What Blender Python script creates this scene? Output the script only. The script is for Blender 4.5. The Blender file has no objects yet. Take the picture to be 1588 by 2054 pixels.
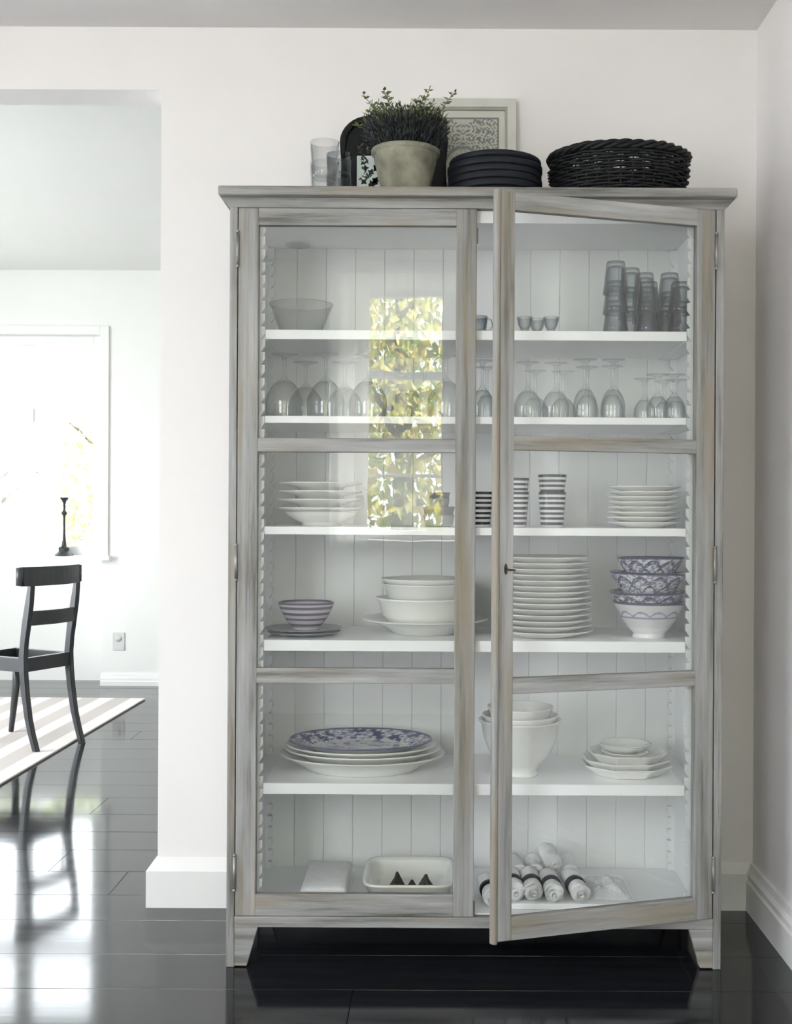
import bpy, bmesh, math, random
from mathutils import Matrix, Vector, Euler, noise
random.seed(7)
PI = math.pi
S = bpy.context.scene
C = bpy.data.collections.new('room'); S.collection.children.link(C)
# ------------------------------------------------------------------ camera
F = 2331.0; CX = 880.0; CY = 1020.0; EYE = 1.187; ROLL = 0.0052
cam = bpy.data.cameras.new('camera'); co = bpy.data.objects.new('camera', cam); C.objects.link(co)
cam.sensor_fit = 'HORIZONTAL'; cam.sensor_width = 36.0
cam.lens = F / 1588.0 * 36.0
cam.shift_x = -(CX - 794.0) / 1588.0
cam.shift_y = (CY - 1027.0) / 1588.0
cam.clip_start = 0.02; cam.clip_end = 200
co.matrix_world = Matrix.Translation((0, 0, EYE)) @ Matrix.Rotation(PI / 2, 4, 'X') @ Matrix.Rotation(ROLL, 4, 'Z')
S.camera = co
# ------------------------------------------------------------------ world, sun, exposure
SKY = 9.5
w = bpy.data.worlds.new('overcast_sky'); S.world = w; w.use_nodes = True
bg = w.node_tree.nodes['Background']; bg.inputs[0].default_value = (0.90, 0.95, 1.0, 1); bg.inputs[1].default_value = SKY
L_FRONT = 12.0; L_LEFT = 1.9; L_FAR = 14.0      # radiance of the added fill lights at windows outside the frame
sun = bpy.data.lights.new('sun', 'SUN'); sun.energy = 80; sun.angle = 0.02; sun.color = (1.0, 0.96, 0.90)
so = bpy.data.objects.new('sun', sun); C.objects.link(so)
so.rotation_euler = Vector((-0.68, 0.36, -0.55)).to_track_quat('-Z', 'Y').to_euler()
def portal(name, x, y, z, rot, sx, sz):
    l = bpy.data.lights.new(name, 'AREA'); l.shape = 'RECTANGLE'; l.size = sx; l.size_y = sz; l.cycles.is_portal = True
    o = bpy.data.objects.new(name, l); C.objects.link(o); o.location = (x, y, z); o.rotation_euler = rot
def added_fill(name, x, y, z, rot, sx, sz, rad, col=(0.90, 0.95, 1.0)):
    """added area light that brightens the rooms: one-sided, filling the opening of a window outside the frame"""
    l = bpy.data.lights.new(name, 'AREA'); l.shape = 'RECTANGLE'; l.size = sx; l.size_y = sz; l.energy = rad * math.pi * sx * sz; l.color = col
    o = bpy.data.objects.new(name, l); C.objects.link(o); o.location = (x, y, z); o.rotation_euler = rot
S.view_settings.view_transform = 'Standard'; S.view_settings.look = 'None'
S.view_settings.exposure = -0.06; S.view_settings.gamma = 1.0; S.view_settings.use_curve_mapping = False
cy = S.cycles
cy.use_denoising = True; cy.max_bounces = 12; cy.diffuse_bounces = 7; cy.glossy_bounces = 5; cy.transparent_max_bounces = 96
cy.caustics_reflective = False; cy.caustics_refractive = False; cy.sample_clamp_indirect = 12.0

# ------------------------------------------------------------------ materials
def new_mat(name):
    m = bpy.data.materials.new(name); m.use_nodes = True
    nt = m.node_tree
    return m, nt, nt.nodes['Principled BSDF']
def N(nt, t, **kw):
    n = nt.nodes.new(t)
    for k, v in kw.items():
        if k.startswith('i_'): n.inputs[int(k[2:]) if k[2:].isdigit() else k[2:]].default_value = v
        else: setattr(n, k, v)
    return n
def plain(name, col, rough=0.5, spec=0.5, metal=0.0, var=0.04, scale=6.0, bump=0.0, coat=0.0):
    m, nt, b = new_mat(name)
    tc = N(nt, 'ShaderNodeTexCoord'); nz = N(nt, 'ShaderNodeTexNoise'); nz.inputs['Scale'].default_value = scale; nz.inputs['Detail'].default_value = 5
    nt.links.new(tc.outputs['Object'], nz.inputs['Vector'])
    r = N(nt, 'ShaderNodeValToRGB')
    r.color_ramp.elements[0].position = 0.3; r.color_ramp.elements[1].position = 0.7
    r.color_ramp.elements[0].color = tuple(max(0, c * (1 - var)) for c in col) + (1,)
    r.color_ramp.elements[1].color = tuple(min(1, c * (1 + var)) for c in col) + (1,)
    nt.links.new(nz.outputs['Fac'], r.inputs[0]); nt.links.new(r.outputs[0], b.inputs['Base Color'])
    b.inputs['Roughness'].default_value = rough; b.inputs['Metallic'].default_value = metal
    b.inputs['Specular IOR Level'].default_value = spec; b.inputs['Coat Weight'].default_value = coat
    if bump:
        bp = N(nt, 'ShaderNodeBump'); bp.inputs['Strength'].default_value = bump; bp.inputs['Distance'].default_value = 0.01
        nz2 = N(nt, 'ShaderNodeTexNoise'); nz2.inputs['Scale'].default_value = scale * 12; nz2.inputs['Detail'].default_value = 4
        nt.links.new(tc.outputs['Object'], nz2.inputs['Vector']); nt.links.new(nz2.outputs['Fac'], bp.inputs['Height'])
        nt.links.new(bp.outputs[0], b.inputs['Normal'])
    return m
def worn(name, sc, tint=0.0):
    """whitewashed, rubbed-through grey paint on timber, grain along the axis with the small scale"""
    m, nt, b = new_mat(name); L = nt.links.new
    tc = N(nt, 'ShaderNodeTexCoord'); mp = N(nt, 'ShaderNodeMapping'); mp.inputs['Scale'].default_value = sc
    L(tc.outputs['Object'], mp.inputs['Vector'])
    n1 = N(nt, 'ShaderNodeTexNoise'); n1.inputs['Scale'].default_value = 1.0; n1.inputs['Detail'].default_value = 8; n1.inputs['Roughness'].default_value = 0.65
    L(mp.outputs[0], n1.inputs['Vector'])
    r1 = N(nt, 'ShaderNodeValToRGB'); e = r1.color_ramp.elements
    e[0].position = 0.33; e[0].color = (0.10, 0.095, 0.085, 1); e[1].position = 0.72; e[1].color = (0.42, 0.42, 0.43, 1)
    k = r1.color_ramp.elements.new(0.47); k.color = (0.255, 0.253, 0.248, 1)
    L(n1.outputs['Fac'], r1.inputs[0])
    n2 = N(nt, 'ShaderNodeTexNoise'); n2.inputs['Scale'].default_value = 3.2; n2.inputs['Detail'].default_value = 6; n2.inputs['Roughness'].default_value = 0.6
    mp2 = N(nt, 'ShaderNodeMapping'); mp2.inputs['Scale'].default_value = tuple(0.35 + 0.13 * s for s in sc); mp2.inputs['Location'].default_value = (3.1, 1.7, 5.3)
    L(tc.outputs['Object'], mp2.inputs['Vector']); L(mp2.outputs[0], n2.inputs['Vector'])
    r2 = N(nt, 'ShaderNodeValToRGB'); r2.color_ramp.elements[0].position = 0.50 - tint; r2.color_ramp.elements[1].position = 0.66 - tint
    L(n2.outputs['Fac'], r2.inputs[0])
    mx = N(nt, 'ShaderNodeMix', data_type='RGBA'); mx.inputs[7].default_value = (0.26, 0.21, 0.145, 1)
    mf = N(nt, 'ShaderNodeMath', operation='MULTIPLY'); mf.inputs[1].default_value = 0.6
    L(r2.outputs[0], mf.inputs[0]); L(mf.outputs[0], mx.inputs[0]); L(r1.outputs[0], mx.inputs[6]); L(mx.outputs[2], b.inputs['Base Color'])
    b.inputs['Roughness'].default_value = 0.6; b.inputs['Specular IOR Level'].default_value = 0.3
    bp = N(nt, 'ShaderNodeBump'); bp.inputs['Strength'].default_value = 0.35; bp.inputs['Distance'].default_value = 0.003
    L(n1.outputs['Fac'], bp.inputs['Height']); L(bp.outputs[0], b.inputs['Normal'])
    return m
def thin_glass(name, ior=1.5, edge=(0.9, 0.92, 0.91), centre=(0.985, 0.99, 0.985), wav=0.0, blend=0.35):
    m, nt, b = new_mat(name); L = nt.links.new; nt.nodes.remove(b)
    out = [n for n in nt.nodes if n.type == 'OUTPUT_MATERIAL'][0]
    f0 = ((ior - 1) / (ior + 1)) ** 2      # Schlick, the same from both sides of a thin sheet
    lf = N(nt, 'ShaderNodeLayerWeight'); lf.inputs['Blend'].default_value = 0.5
    pw = N(nt, 'ShaderNodeMath', operation='POWER'); pw.inputs[1].default_value = 5.0; L(lf.outputs['Facing'], pw.inputs[0])
    fr = N(nt, 'ShaderNodeMapRange'); fr.inputs['To Min'].default_value = f0; fr.inputs['To Max'].default_value = 1.0; L(pw.outputs[0], fr.inputs['Value'])
    gl = N(nt, 'ShaderNodeBsdfGlossy'); gl.inputs['Roughness'].default_value = 0.0
    tr = N(nt, 'ShaderNodeBsdfTransparent'); lw = N(nt, 'ShaderNodeLayerWeight'); lw.inputs['Blend'].default_value = blend
    mc = N(nt, 'ShaderNodeMix', data_type='RGBA'); mc.inputs[6].default_value = centre + (1,); mc.inputs[7].default_value = edge + (1,)
    L(lw.outputs['Facing'], mc.inputs[0]); L(mc.outputs[2], tr.inputs[0])
    mx = N(nt, 'ShaderNodeMixShader'); L(fr.outputs[0], mx.inputs[0]); L(tr.outputs[0], mx.inputs[1]); L(gl.outputs[0], mx.inputs[2]); L(mx.outputs[0], out.inputs[0])
    if wav:
        tc = N(nt, 'ShaderNodeTexCoord'); nz = N(nt, 'ShaderNodeTexNoise'); nz.inputs['Scale'].default_value = 5.0
        bp = N(nt, 'ShaderNodeBump'); bp.inputs['Strength'].default_value = wav; bp.inputs['Distance'].default_value = 0.002
        L(tc.outputs['Object'], nz.inputs['Vector']); L(nz.outputs['Fac'], bp.inputs['Height']); L(bp.outputs[0], gl.inputs['Normal'])
    return m
def vcol(name, rough=0.3, coat=0.2):
    m, nt, b = new_mat(name); a = N(nt, 'ShaderNodeVertexColor', layer_name='Col')
    nt.links.new(a.outputs[0], b.inputs['Base Color']); b.inputs['Roughness'].default_value = rough; b.inputs['Coat Weight'].default_value = coat
    return m
M = {}
M['wall'] = plain('warm_white_wall_paint', (0.85, 0.826, 0.828), 0.75, 0.2, var=0.012, scale=2.0, bump=0.03)
M['wall2'] = plain('white_far_wall_paint', (0.84, 0.84, 0.82), 0.75, 0.2, var=0.01, scale=2.0)
M['ceil'] = plain('matt_ceiling_paint', (0.755, 0.735, 0.735), 0.85, 0.1, var=0.012, scale=1.5)
M['trimw'] = plain('satin_white_trim_paint', (0.82, 0.82, 0.81), 0.4, 0.4, var=0.01)
M['inside'] = plain('white_painted_cabinet_lining', (0.80, 0.81, 0.82), 0.45, 0.4, var=0.02, scale=5, bump=0.02)
M['shelfw'] = plain('bright_white_shelf_paint', (0.90, 0.90, 0.91), 0.4, 0.4, var=0.01)
M['wv'] = worn('rubbed_grey_paint_upright_grain', (34, 34, 1.6))
M['wv2'] = worn('rubbed_grey_paint_upright_grain_browner', (30, 30, 1.4), 0.05)
M['wh'] = worn('rubbed_grey_paint_level_grain', (1.8, 34, 34))
M['wtan'] = worn('bare_tan_wood_bead', (40, 40, 1.5), 0.12)
M['pane'] = thin_glass('old_window_glass', 1.7, wav=0.12)
M['winglass'] = thin_glass('clear_window_glass', 1.45)
M['drink'] = thin_glass('clear_drinking_glass', 1.5, edge=(0.78, 0.80, 0.80), centre=(0.975, 0.98, 0.98), blend=0.35)
M['tumb'] = thin_glass('grey_tinted_tumbler_glass', 1.5, edge=(0.20, 0.24, 0.27), centre=(0.93, 0.945, 0.95), blend=0.35)
M['white'] = plain('white_glazed_china', (0.80, 0.80, 0.775), 0.22, 0.5, var=0.015, coat=0.3)
M['cream'] = plain('cream_glazed_stoneware', (0.74, 0.745, 0.72), 0.25, 0.5, var=0.02, coat=0.3)
M['greydish'] = plain('slate_grey_glazed_stoneware', (0.16, 0.165, 0.19), 0.3, 0.5, var=0.1)
M['greyl'] = plain('mid_grey_glazed_stoneware', (0.30, 0.31, 0.32), 0.3, 0.5, var=0.1)
M['rimgrey'] = plain('thin_grey_painted_rim', (0.25, 0.25, 0.27), 0.3)
M['linen'] = plain('white_linen', (0.84, 0.84, 0.85), 0.9, 0.1, var=0.05, scale=40, bump=0.25)
M['crinkle'] = plain('crumpled_white_tissue', (0.80, 0.80, 0.82), 0.5, 0.3, var=0.06, scale=30, bump=0.5)
M['black'] = plain('satin_black_paint', (0.010, 0.0105, 0.012), 0.5, 0.25, var=0.2, scale=10)
M['chair'] = plain('black_chair_lacquer', (0.030, 0.032, 0.036), 0.38, 0.5, var=0.25, scale=8, bump=0.05)
M['wicker'] = plain('black_stained_willow', (0.008, 0.009, 0.011), 0.5, 0.3, var=0.5, scale=30, bump=0.2)
M['blackplate'] = plain('black_lacquered_wood_plate', (0.009, 0.011, 0.017), 0.55, 0.25, var=0.4, scale=9, bump=0.05)
M['pot'] = plain('weathered_buff_terracotta', (0.225, 0.22, 0.17), 0.95, 0.1, var=0.45, scale=16, bump=0.4)
M['soil'] = plain('dark_potting_soil', (0.03, 0.022, 0.016), 0.95, 0.1, var=0.4, scale=60, bump=0.6)
M['iron'] = plain('dark_iron', (0.05, 0.052, 0.05), 0.5, 0.5, metal=0.3, var=0.3, scale=20)
M['brass'] = plain('tarnished_dark_brass', (0.07, 0.05, 0.025), 0.4, 0.5, metal=0.7, var=0.3, scale=30)
M['steel'] = plain('dull_hinge_steel', (0.28, 0.28, 0.27), 0.45, 0.5, metal=0.6, var=0.2, scale=30)
M['frame'] = plain('chalky_cream_frame_paint', (0.60, 0.595, 0.55), 0.6, 0.3, var=0.05, scale=12)
M['frame2'] = plain('taupe_frame_slip', (0.36, 0.345, 0.30), 0.6, 0.3, var=0.06, scale=12)
M['mount'] = plain('ivory_picture_mount', (0.62, 0.615, 0.56), 0.8, 0.1, var=0.02)
M['plug'] = plain('white_plastic_socket', (0.62, 0.62, 0.61), 0.4, 0.4, var=0.01)
M['grass'] = plain('pale_gravel', (0.16, 0.16, 0.145), 0.9, 0.1, var=0.4, scale=3)
M['bark'] = plain('grey_brown_bark', (0.09, 0.07, 0.05), 0.9, 0.1, var=0.4, scale=14, bump=0.6)
M['vc'] = vcol('printed_china_glaze', 0.25, 0.3)
M['print'] = vcol('printed_paper', 0.8, 0.0)
# floor: black lacquered boards
def floor_mat():
    m, nt, b = new_mat('black_lacquered_floorboard'); L = nt.links.new
    tc = N(nt, 'ShaderNodeTexCoord'); mp = N(nt, 'ShaderNodeMapping'); mp.inputs['Scale'].default_value = (1.2, 22, 22)
    nz = N(nt, 'ShaderNodeTexNoise'); nz.inputs['Scale'].default_value = 1.0; nz.inputs['Detail'].default_value = 6
    L(tc.outputs['Object'], mp.inputs['Vector']); L(mp.outputs[0], nz.inputs['Vector'])
    r = N(nt, 'ShaderNodeValToRGB'); r.color_ramp.elements[0].color = (0.006, 0.0065, 0.008, 1); r.color_ramp.elements[1].color = (0.016, 0.017, 0.021, 1)
    L(nz.outputs['Fac'], r.inputs[0]); L(r.outputs[0], b.inputs['Base Color'])
    rr = N(nt, 'ShaderNodeMapRange'); rr.inputs['To Min'].default_value = 0.06; rr.inputs['To Max'].default_value = 0.12
    L(nz.outputs['Fac'], rr.inputs['Value']); L(rr.outputs[0], b.inputs['Roughness'])
    bp = N(nt, 'ShaderNodeBump'); bp.inputs['Strength'].default_value = 0.04; bp.inputs['Distance'].default_value = 0.002
    L(nz.outputs['Fac'], bp.inputs['Height']); L(bp.outputs[0], b.inputs['Normal'])
    b.inputs['IOR'].default_value = 1.6
    return m
M['floor'] = floor_mat()
def leaf_mat(name, trans):
    m, nt, b = new_mat(name); L = nt.links.new
    a = N(nt, 'ShaderNodeVertexColor', layer_name='Col'); L(a.outputs[0], b.inputs['Base Color']); b.inputs['Roughness'].default_value = 0.55
    t = N(nt, 'ShaderNodeBsdfTranslucent'); L(a.outputs[0], t.inputs[0])
    mx = N(nt, 'ShaderNodeMixShader'); mx.inputs[0].default_value = trans
    out = [n for n in nt.nodes if n.type == 'OUTPUT_MATERIAL'][0]
    L(b.outputs[0], mx.inputs[1]); L(t.outputs[0], mx.inputs[2]); L(mx.outputs[0], out.inputs[0])
    return m
M['leaf'] = leaf_mat('herb_leaf', 0.2)
M['treeleaf'] = leaf_mat('autumn_tree_leaf', 0.45)
def rug_mat():
    m, nt, b = new_mat('striped_cotton_rug'); L = nt.links.new
    tc = N(nt, 'ShaderNodeTexCoord'); sp = N(nt, 'ShaderNodeSeparateXYZ'); L(tc.outputs['Object'], sp.inputs[0])
    d = N(nt, 'ShaderNodeMath', operation='DIVIDE'); d.inputs[1].default_value = 0.192; L(sp.outputs[0], d.inputs[0])
    f = N(nt, 'ShaderNodeMath', operation='FRACT'); L(d.outputs[0], f.inputs[0])
    g = N(nt, 'ShaderNodeMath', operation='GREATER_THAN'); g.inputs[1].default_value = 0.54; L(f.outputs[0], g.inputs[0])
    mx = N(nt, 'ShaderNodeMix', data_type='RGBA'); mx.inputs[6].default_value = (0.57, 0.52, 0.495, 1); mx.inputs[7].default_value = (0.84, 0.80, 0.77, 1)
    L(g.outputs[0], mx.inputs[0]); L(mx.outputs[2], b.inputs['Base Color']); b.inputs['Roughness'].default_value = 0.95
    nz = N(nt, 'ShaderNodeTexNoise'); nz.inputs['Scale'].default_value = 180; bp = N(nt, 'ShaderNodeBump'); bp.inputs['Strength'].default_value = 0.4; bp.inputs['Distance'].default_value = 0.004
    L(tc.outputs['Object'], nz.inputs['Vector']); L(nz.outputs['Fac'], bp.inputs['Height']); L(bp.outputs[0], b.inputs['Normal'])
    return m
M['rug'] = rug_mat()

# ------------------------------------------------------------------ helpers
def link(name, me, mat, parent=None, loc=None, smooth=False):
    if mat is not None and not me.materials: me.materials.append(mat)
    if smooth:
        for p in me.polygons: p.use_smooth = True
    o = bpy.data.objects.new(name, me); C.objects.link(o)
    if parent: o.parent = parent
    if loc: o.location = loc
    return o
def from_bm(name, bm, mat, parent=None, loc=None, smooth=False):
    bmesh.ops.recalc_face_normals(bm, faces=bm.faces)
    me = bpy.data.meshes.new(name); bm.to_mesh(me); bm.free()
    return link(name, me, mat, parent, loc, smooth)
def add_box(bm, x0, x1, y0, y1, z0, z1, bev=0.0):
    r = bmesh.ops.create_cube(bm, size=1.0)
    vs = r['verts']
    for v in vs:
        v.co = Vector((x0 if v.co.x < 0 else x1, y0 if v.co.y < 0 else y1, z0 if v.co.z < 0 else z1))
    if bev:
        es = list({e for v in vs for e in v.link_edges})
        bmesh.ops.bevel(bm, geom=es, offset=bev, segments=2, profile=0.5, affect='EDGES')
def box(name, x0, x1, y0, y1, z0, z1, mat, parent=None, bev=0.0, loc=None):
    bm = bmesh.new(); add_box(bm, x0, x1, y0, y1, z0, z1, bev)
    return from_bm(name, bm, mat, parent, loc)
def prism(name, poly, axis, a, b, mat, parent=None, bev=0.0, loc=None):
    """poly in the two remaining axes (in xyz order), extruded from a to b along axis"""
    bm = bmesh.new()
    def pt(u, v, t):
        return {'x': (t, u, v), 'y': (u, t, v), 'z': (u, v, t)}[axis]
    A = [bm.verts.new(pt(u, v, a)) for u, v in poly]; B = [bm.verts.new(pt(u, v, b)) for u, v in poly]
    bm.faces.new(A); bm.faces.new(B[::-1]); n = len(poly)
    for i in range(n): bm.faces.new((A[i], B[i], B[(i + 1) % n], A[(i + 1) % n]))
    if bev: bmesh.ops.bevel(bm, geom=[e for e in bm.edges], offset=bev, segments=2, profile=0.5, affect='EDGES')
    return from_bm(name, bm, mat, parent, loc)
def lathe(name, prof, mat, loc=(0, 0, 0), parent=None, seg=40, sx=1, sy=1, shape=None, pattern=None, rot=0.0, smooth=True, wob=0.0, wz=0.0):
    vs = []; fs = []; cols = []; off = random.random() * 50
    n = len(prof)
    for i, (r, z) in enumerate(prof):
        for k in range(seg):
            t = 2 * PI * k / seg + rot
            q = shape(t) if shape else 1.0
            x, y = math.cos(t), math.sin(t); rr = r * q
            if wob: rr += wob * (r > 0.004) * noise.noise((x * 2 + off, y * 2, z * 30))
            zz = z + (wz * noise.noise((x * 1.5 + off, y * 1.5, 3)) if wz else 0) * (z > 0.01)
            vs.append((rr * x * sx, rr * y * sy, zz))
            if pattern: cols.append(pattern(t, r, z, i / (n - 1)))
    for i in range(n - 1):
        for k in range(seg):
            a = i * seg + k; b = i * seg + (k + 1) % seg
            fs.append((a, b, b + seg, a + seg))
    if prof[0][0] > 1e-5: fs.append(tuple(range(seg))[::-1])
    if prof[-1][0] > 1e-5: fs.append(tuple((n - 1) * seg + k for k in range(seg)))
    me = bpy.data.meshes.new(name); me.from_pydata(vs, [], fs)
    if pattern:
        ca = me.color_attributes.new('Col', 'FLOAT_COLOR', 'POINT')
        for i, c in enumerate(cols): ca.data[i].color = (*c, 1)
    bm = bmesh.new(); bm.from_mesh(me)
    bmesh.ops.remove_doubles(bm, verts=bm.verts, dist=1e-6); bmesh.ops.recalc_face_normals(bm, faces=bm.faces)
    bm.to_mesh(me); bm.free()
    return link(name, me, mat, parent, loc, smooth)
def smooth_prof(pts, sub=4):
    """Catmull-Rom through the profile points"""
    out = []
    for i in range(len(pts) - 1):
        p0 = pts[max(i - 1, 0)]; p1 = pts[i]; p2 = pts[i + 1]; p3 = pts[min(i + 2, len(pts) - 1)]
        for s in range(sub):
            t = s / sub; q = []
            for a in (0, 1):
                q.append(0.5 * (2 * p1[a] + (p2[a] - p0[a]) * t + (2 * p0[a] - 5 * p1[a] + 4 * p2[a] - p3[a]) * t * t + (3 * p1[a] - p0[a] - 3 * p2[a] + p3[a]) * t ** 3))
            out.append((max(q[0], 0), q[1]))
    out.append(pts[-1]); return out
def tube_bm(bm, pts, rad, seg=8, closed=False, sc=(1, 1)):
    rings = []; n = len(pts); up = Vector((0, 0, 1))
    for i, p in enumerate(pts):
        a = Vector(pts[(i - 1) % n] if closed or i > 0 else pts[i]); b = Vector(pts[(i + 1) % n] if closed or i < n - 1 else pts[i])
        d = (b - a).normalized(); s = d.cross(up)
        if s.length < 1e-3: s = d.cross(Vector((0, 1, 0)))
        s.normalize(); u = s.cross(d); r = rad[i] if isinstance(rad, (list, tuple)) else rad
        rings.append([bm.verts.new(Vector(p) + s * math.cos(2 * PI * k / seg) * r * sc[0] + u * math.sin(2 * PI * k / seg) * r * sc[1]) for k in range(seg)])
    for i in range(n if closed else n - 1):
        A = rings[i]; B = rings[(i + 1) % n]
        for k in range(seg): bm.faces.new((A[k], A[(k + 1) % seg], B[(k + 1) % seg], B[k]))
    if not closed: bm.faces.new(rings[0][::-1]); bm.faces.new(rings[-1])
def tag(o, label=None, cat=None, group=None, kind=None):
    if label: o['label'] = label
    if cat: o['category'] = cat
    if group: o['group'] = group
    if kind: o['kind'] = kind
    return o
def empty(name, loc=(0, 0, 0), rz=0.0, parent=None):
    o = bpy.data.objects.new(name, None); C.objects.link(o); o.location = loc; o.rotation_euler = (0, 0, rz); o.empty_display_size = 0.05
    if parent: o.parent = parent
    return o
def copy_thing(o, loc=None, rz=None, label=None, group=None):
    def cp(a, par):
        c = a.copy(); C.objects.link(c)
        if par: c.parent = par
        for ch in [x for x in a.children]: cp(ch, c)
        return c
    c = cp(o, None)
    if loc: c.location = loc
    if rz is not None: c.rotation_euler = (0, 0, rz)
    if label: c['label'] = label
    if group: c['group'] = group
    return c
ORD = ['first', 'second', 'third', 'fourth', 'fifth', 'sixth', 'seventh', 'eighth', 'ninth', 'tenth', 'eleventh', 'twelfth', 'thirteenth', 'fourteenth']
def px(x, y, d):
    """reference point (x, y) at distance d from the eye -> room X, Z"""
    return ((x + (y - CY) * ROLL - CX) * d / F, EYE - (y - (x - CX) * ROLL - CY) * d / F)
def X(x, d): return (x - CX) * d / F

# ------------------------------------------------------------------ the setting
YB = 3.47; YF = -0.68; XL = -3.6; XR = 0.942; H = 2.62; H2 = 2.76; YW = 7.73
def structure(o): o['kind'] = 'structure'; return o
# back wall with the wide opening on its left
OX = -0.834; OT = 2.433
bm = bmesh.new()
add_box(bm, OX, XR + 0.3, YB, YB + 0.14, 0, 2.9); add_box(bm, -2.9, OX, YB, YB + 0.14, OT, 2.9); add_box(bm, XL - 0.3, -2.9, YB, YB + 0.14, 0, 2.9)
structure(from_bm('wall_back', bm, M['wall']))
structure(box('wall_right', XR, XR + 0.3, YF - 0.3, YB, 0, 2.9, M['wall']))
structure(box('ceiling', XL - 0.3, XR + 0.3, YF - 0.3, YB, H, 2.9, M['ceil']))
structure(box('ceiling_far', -4.9, XR + 0.3, YB + 0.14, YW + 0.25, H2, 3.0, M['wall2']))
def wall_with_holes(name, axis, a0, a1, t0, t1, zt, holes, mat):
    """wall along axis; holes = (u0, u1, z0, z1)"""
    bm = bmesh.new(); us = sorted(holes)
    def b(u0, u1, z0, z1):
        if u1 - u0 < 1e-4 or z1 - z0 < 1e-4: return
        if axis == 'x': add_box(bm, u0, u1, t0, t1, z0, z1)
        else: add_box(bm, t0, t1, u0, u1, z0, z1)
    u = a0
    for (u0, u1, z0, z1) in us:
        b(u, u0, 0, zt); b(u0, u1, 0, z0); b(u0, u1, z1, zt); u = u1
    b(u, a1, 0, zt)
    return structure(from_bm(name, bm, mat))
W2 = (-0.60, 0.76, 1.0, 2.51)
W3 = (-2.15, -1.12, 0.75, 2.4)  # unseen second front window, put in for more light
wall_with_holes('wall_front', 'x', XL - 0.3, XR, YF - 0.3, YF, 2.9, [W2, W3], M['wall'])
W4 = (-0.4, 1.25, 0.4, 2.4); W5 = (1.6, 3.2, 0.4, 2.4)
wall_with_holes('wall_left', 'y', YF, YB, XL - 0.3, XL, 2.9, [W4, W5], M['wall'])
# far room
W1 = (-3.29, -2.255, 0.86, 2.33)
wl = wall_with_holes('wall_far', 'x', -4.9, XR + 0.3, YW, YW + 0.3, 3.0, [W1], M['wall2'])
# niche under the far window: carve by rebuilding as boxes
bpy.data.objects.remove(wl)
bm = bmesh.new()
add_box(bm, -2.24, XR + 0.3, YW, YW + 0.3, 0, 0.84); add_box(bm, -2.255, XR + 0.3, YW, YW + 0.3, 0.84, 3.0)
add_box(bm, -4.9, -2.24, YW + 0.22, YW + 0.34, 0, 0.84); add_box(bm, -4.9, -3.29, YW, YW + 0.3, 0.84, 3.0)
add_box(bm, -3.29, -2.255, YW, YW + 0.3, 2.33, 3.0)
structure(from_bm('wall_far', bm, M['wall2']))
W6 = (3.85, 5.6, 0.4, 2.5)
wall_with_holes('wall_far_left', 'y', YB + 0.14, YW, -4.9, -4.6, 3.0, [W6], M['wall2'])
structure(box('wall_far_right', XR, XR + 0.3, YB + 0.14, YW, 0, 3.0, M['wall2']))
# floor made of single boards
fl = structure(box('floor', -4.9, XR + 0.3, YF - 0.3, YW + 0.34, -0.12, -0.02, M['floor']))
rnd = random.Random(11)
y = YF - 0.0; BW = 0.235; row = 0
while y < YW + 0.22:
    xa = -4.6 if y > YB else -3.6
    xs = [xa]; x = xa + rnd.uniform(0.7, 2.4)
    while x < XR - 0.5: xs.append(x); x += rnd.uniform(1.8, 2.6)
    xs.append(XR)
    bw = BW * rnd.uniform(0.92, 1.08); y1 = min(y + bw, YW + 0.22)
    for a, b in zip(xs[:-1], xs[1:]):
        o = box('plank', a + 0.0008, b - 0.0008, -(y1 - y) / 2 + 0.0009, (y1 - y) / 2 - 0.0009, -0.02, 0.0, M['floor'], fl, 0.0004, loc=(0, (y + y1) / 2, 0))
        o.rotation_euler = (rnd.uniform(-0.0016, 0.0016), 0, 0)
    y = y1; row += 1
# baseboards: a tall board with a splayed top, running round the end of the wall
def basepoly(t, h): return [(0, 0), (t, 0), (t, h - 0.035), (t * 0.35, h), (0, h)]
BH = 0.142; BT = 0.028
bm = bmesh.new()
def loopboard(bm, pts, nrm, h=BH, t=BT):
    """pts along the wall foot, nrm the miter offset direction at each point"""
    prof = [(0, 0), (t, 0), (t, h - 0.034), (t * 0.25, h - 0.004), (0, h)]
    rings = []
    for p, q in zip(pts, nrm): rings.append([bm.verts.new((p[0] + q[0] * u, p[1] + q[1] * u, z)) for u, z in prof])
    for A, B in zip(rings[:-1], rings[1:]):
        for k in range(len(prof)): bm.faces.new((A[k], A[(k + 1) % len(prof)], B[(k + 1) % len(prof)], B[k]))
    bm.faces.new(rings[0]); bm.faces.new(rings[-1][::-1])
loopboard(bm, [(XR, YB), (OX, YB), (OX, YB + 0.14), (XR, YB + 0.14)], [(-1, -1), (-1, -1), (-1, 1), (-1, 1)])
structure(from_bm('baseboard_back', bm, M['trimw']))
def baseboard(name, p0, p1, n, n0, n1, h, mat):
    bm = bmesh.new(); prof = [(0, 0), (0.026, 0), (0.026, h - 0.05), (0.020, h - 0.044), (0.020, h - 0.03), (0.012, h - 0.018), (0.008, h), (0, h)]
    rings = []
    for p, q in ((p0, n0), (p1, n1)): rings.append([bm.verts.new((p[0] + q[0] * u, p[1] + q[1] * u, z)) for u, z in prof])
    A, B = rings
    for k in range(len(prof)): bm.faces.new((A[k], A[(k + 1) % len(prof)], B[(k + 1) % len(prof)], B[k]))
    bm.faces.new(A); bm.faces.new(B[::-1])
    return structure(from_bm(name, bm, mat))
baseboard('baseboard_right', (XR, YB), (XR, YF), (-1, 0), (-1, -1), (-1, 0), 0.135, M['trimw'])
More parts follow.
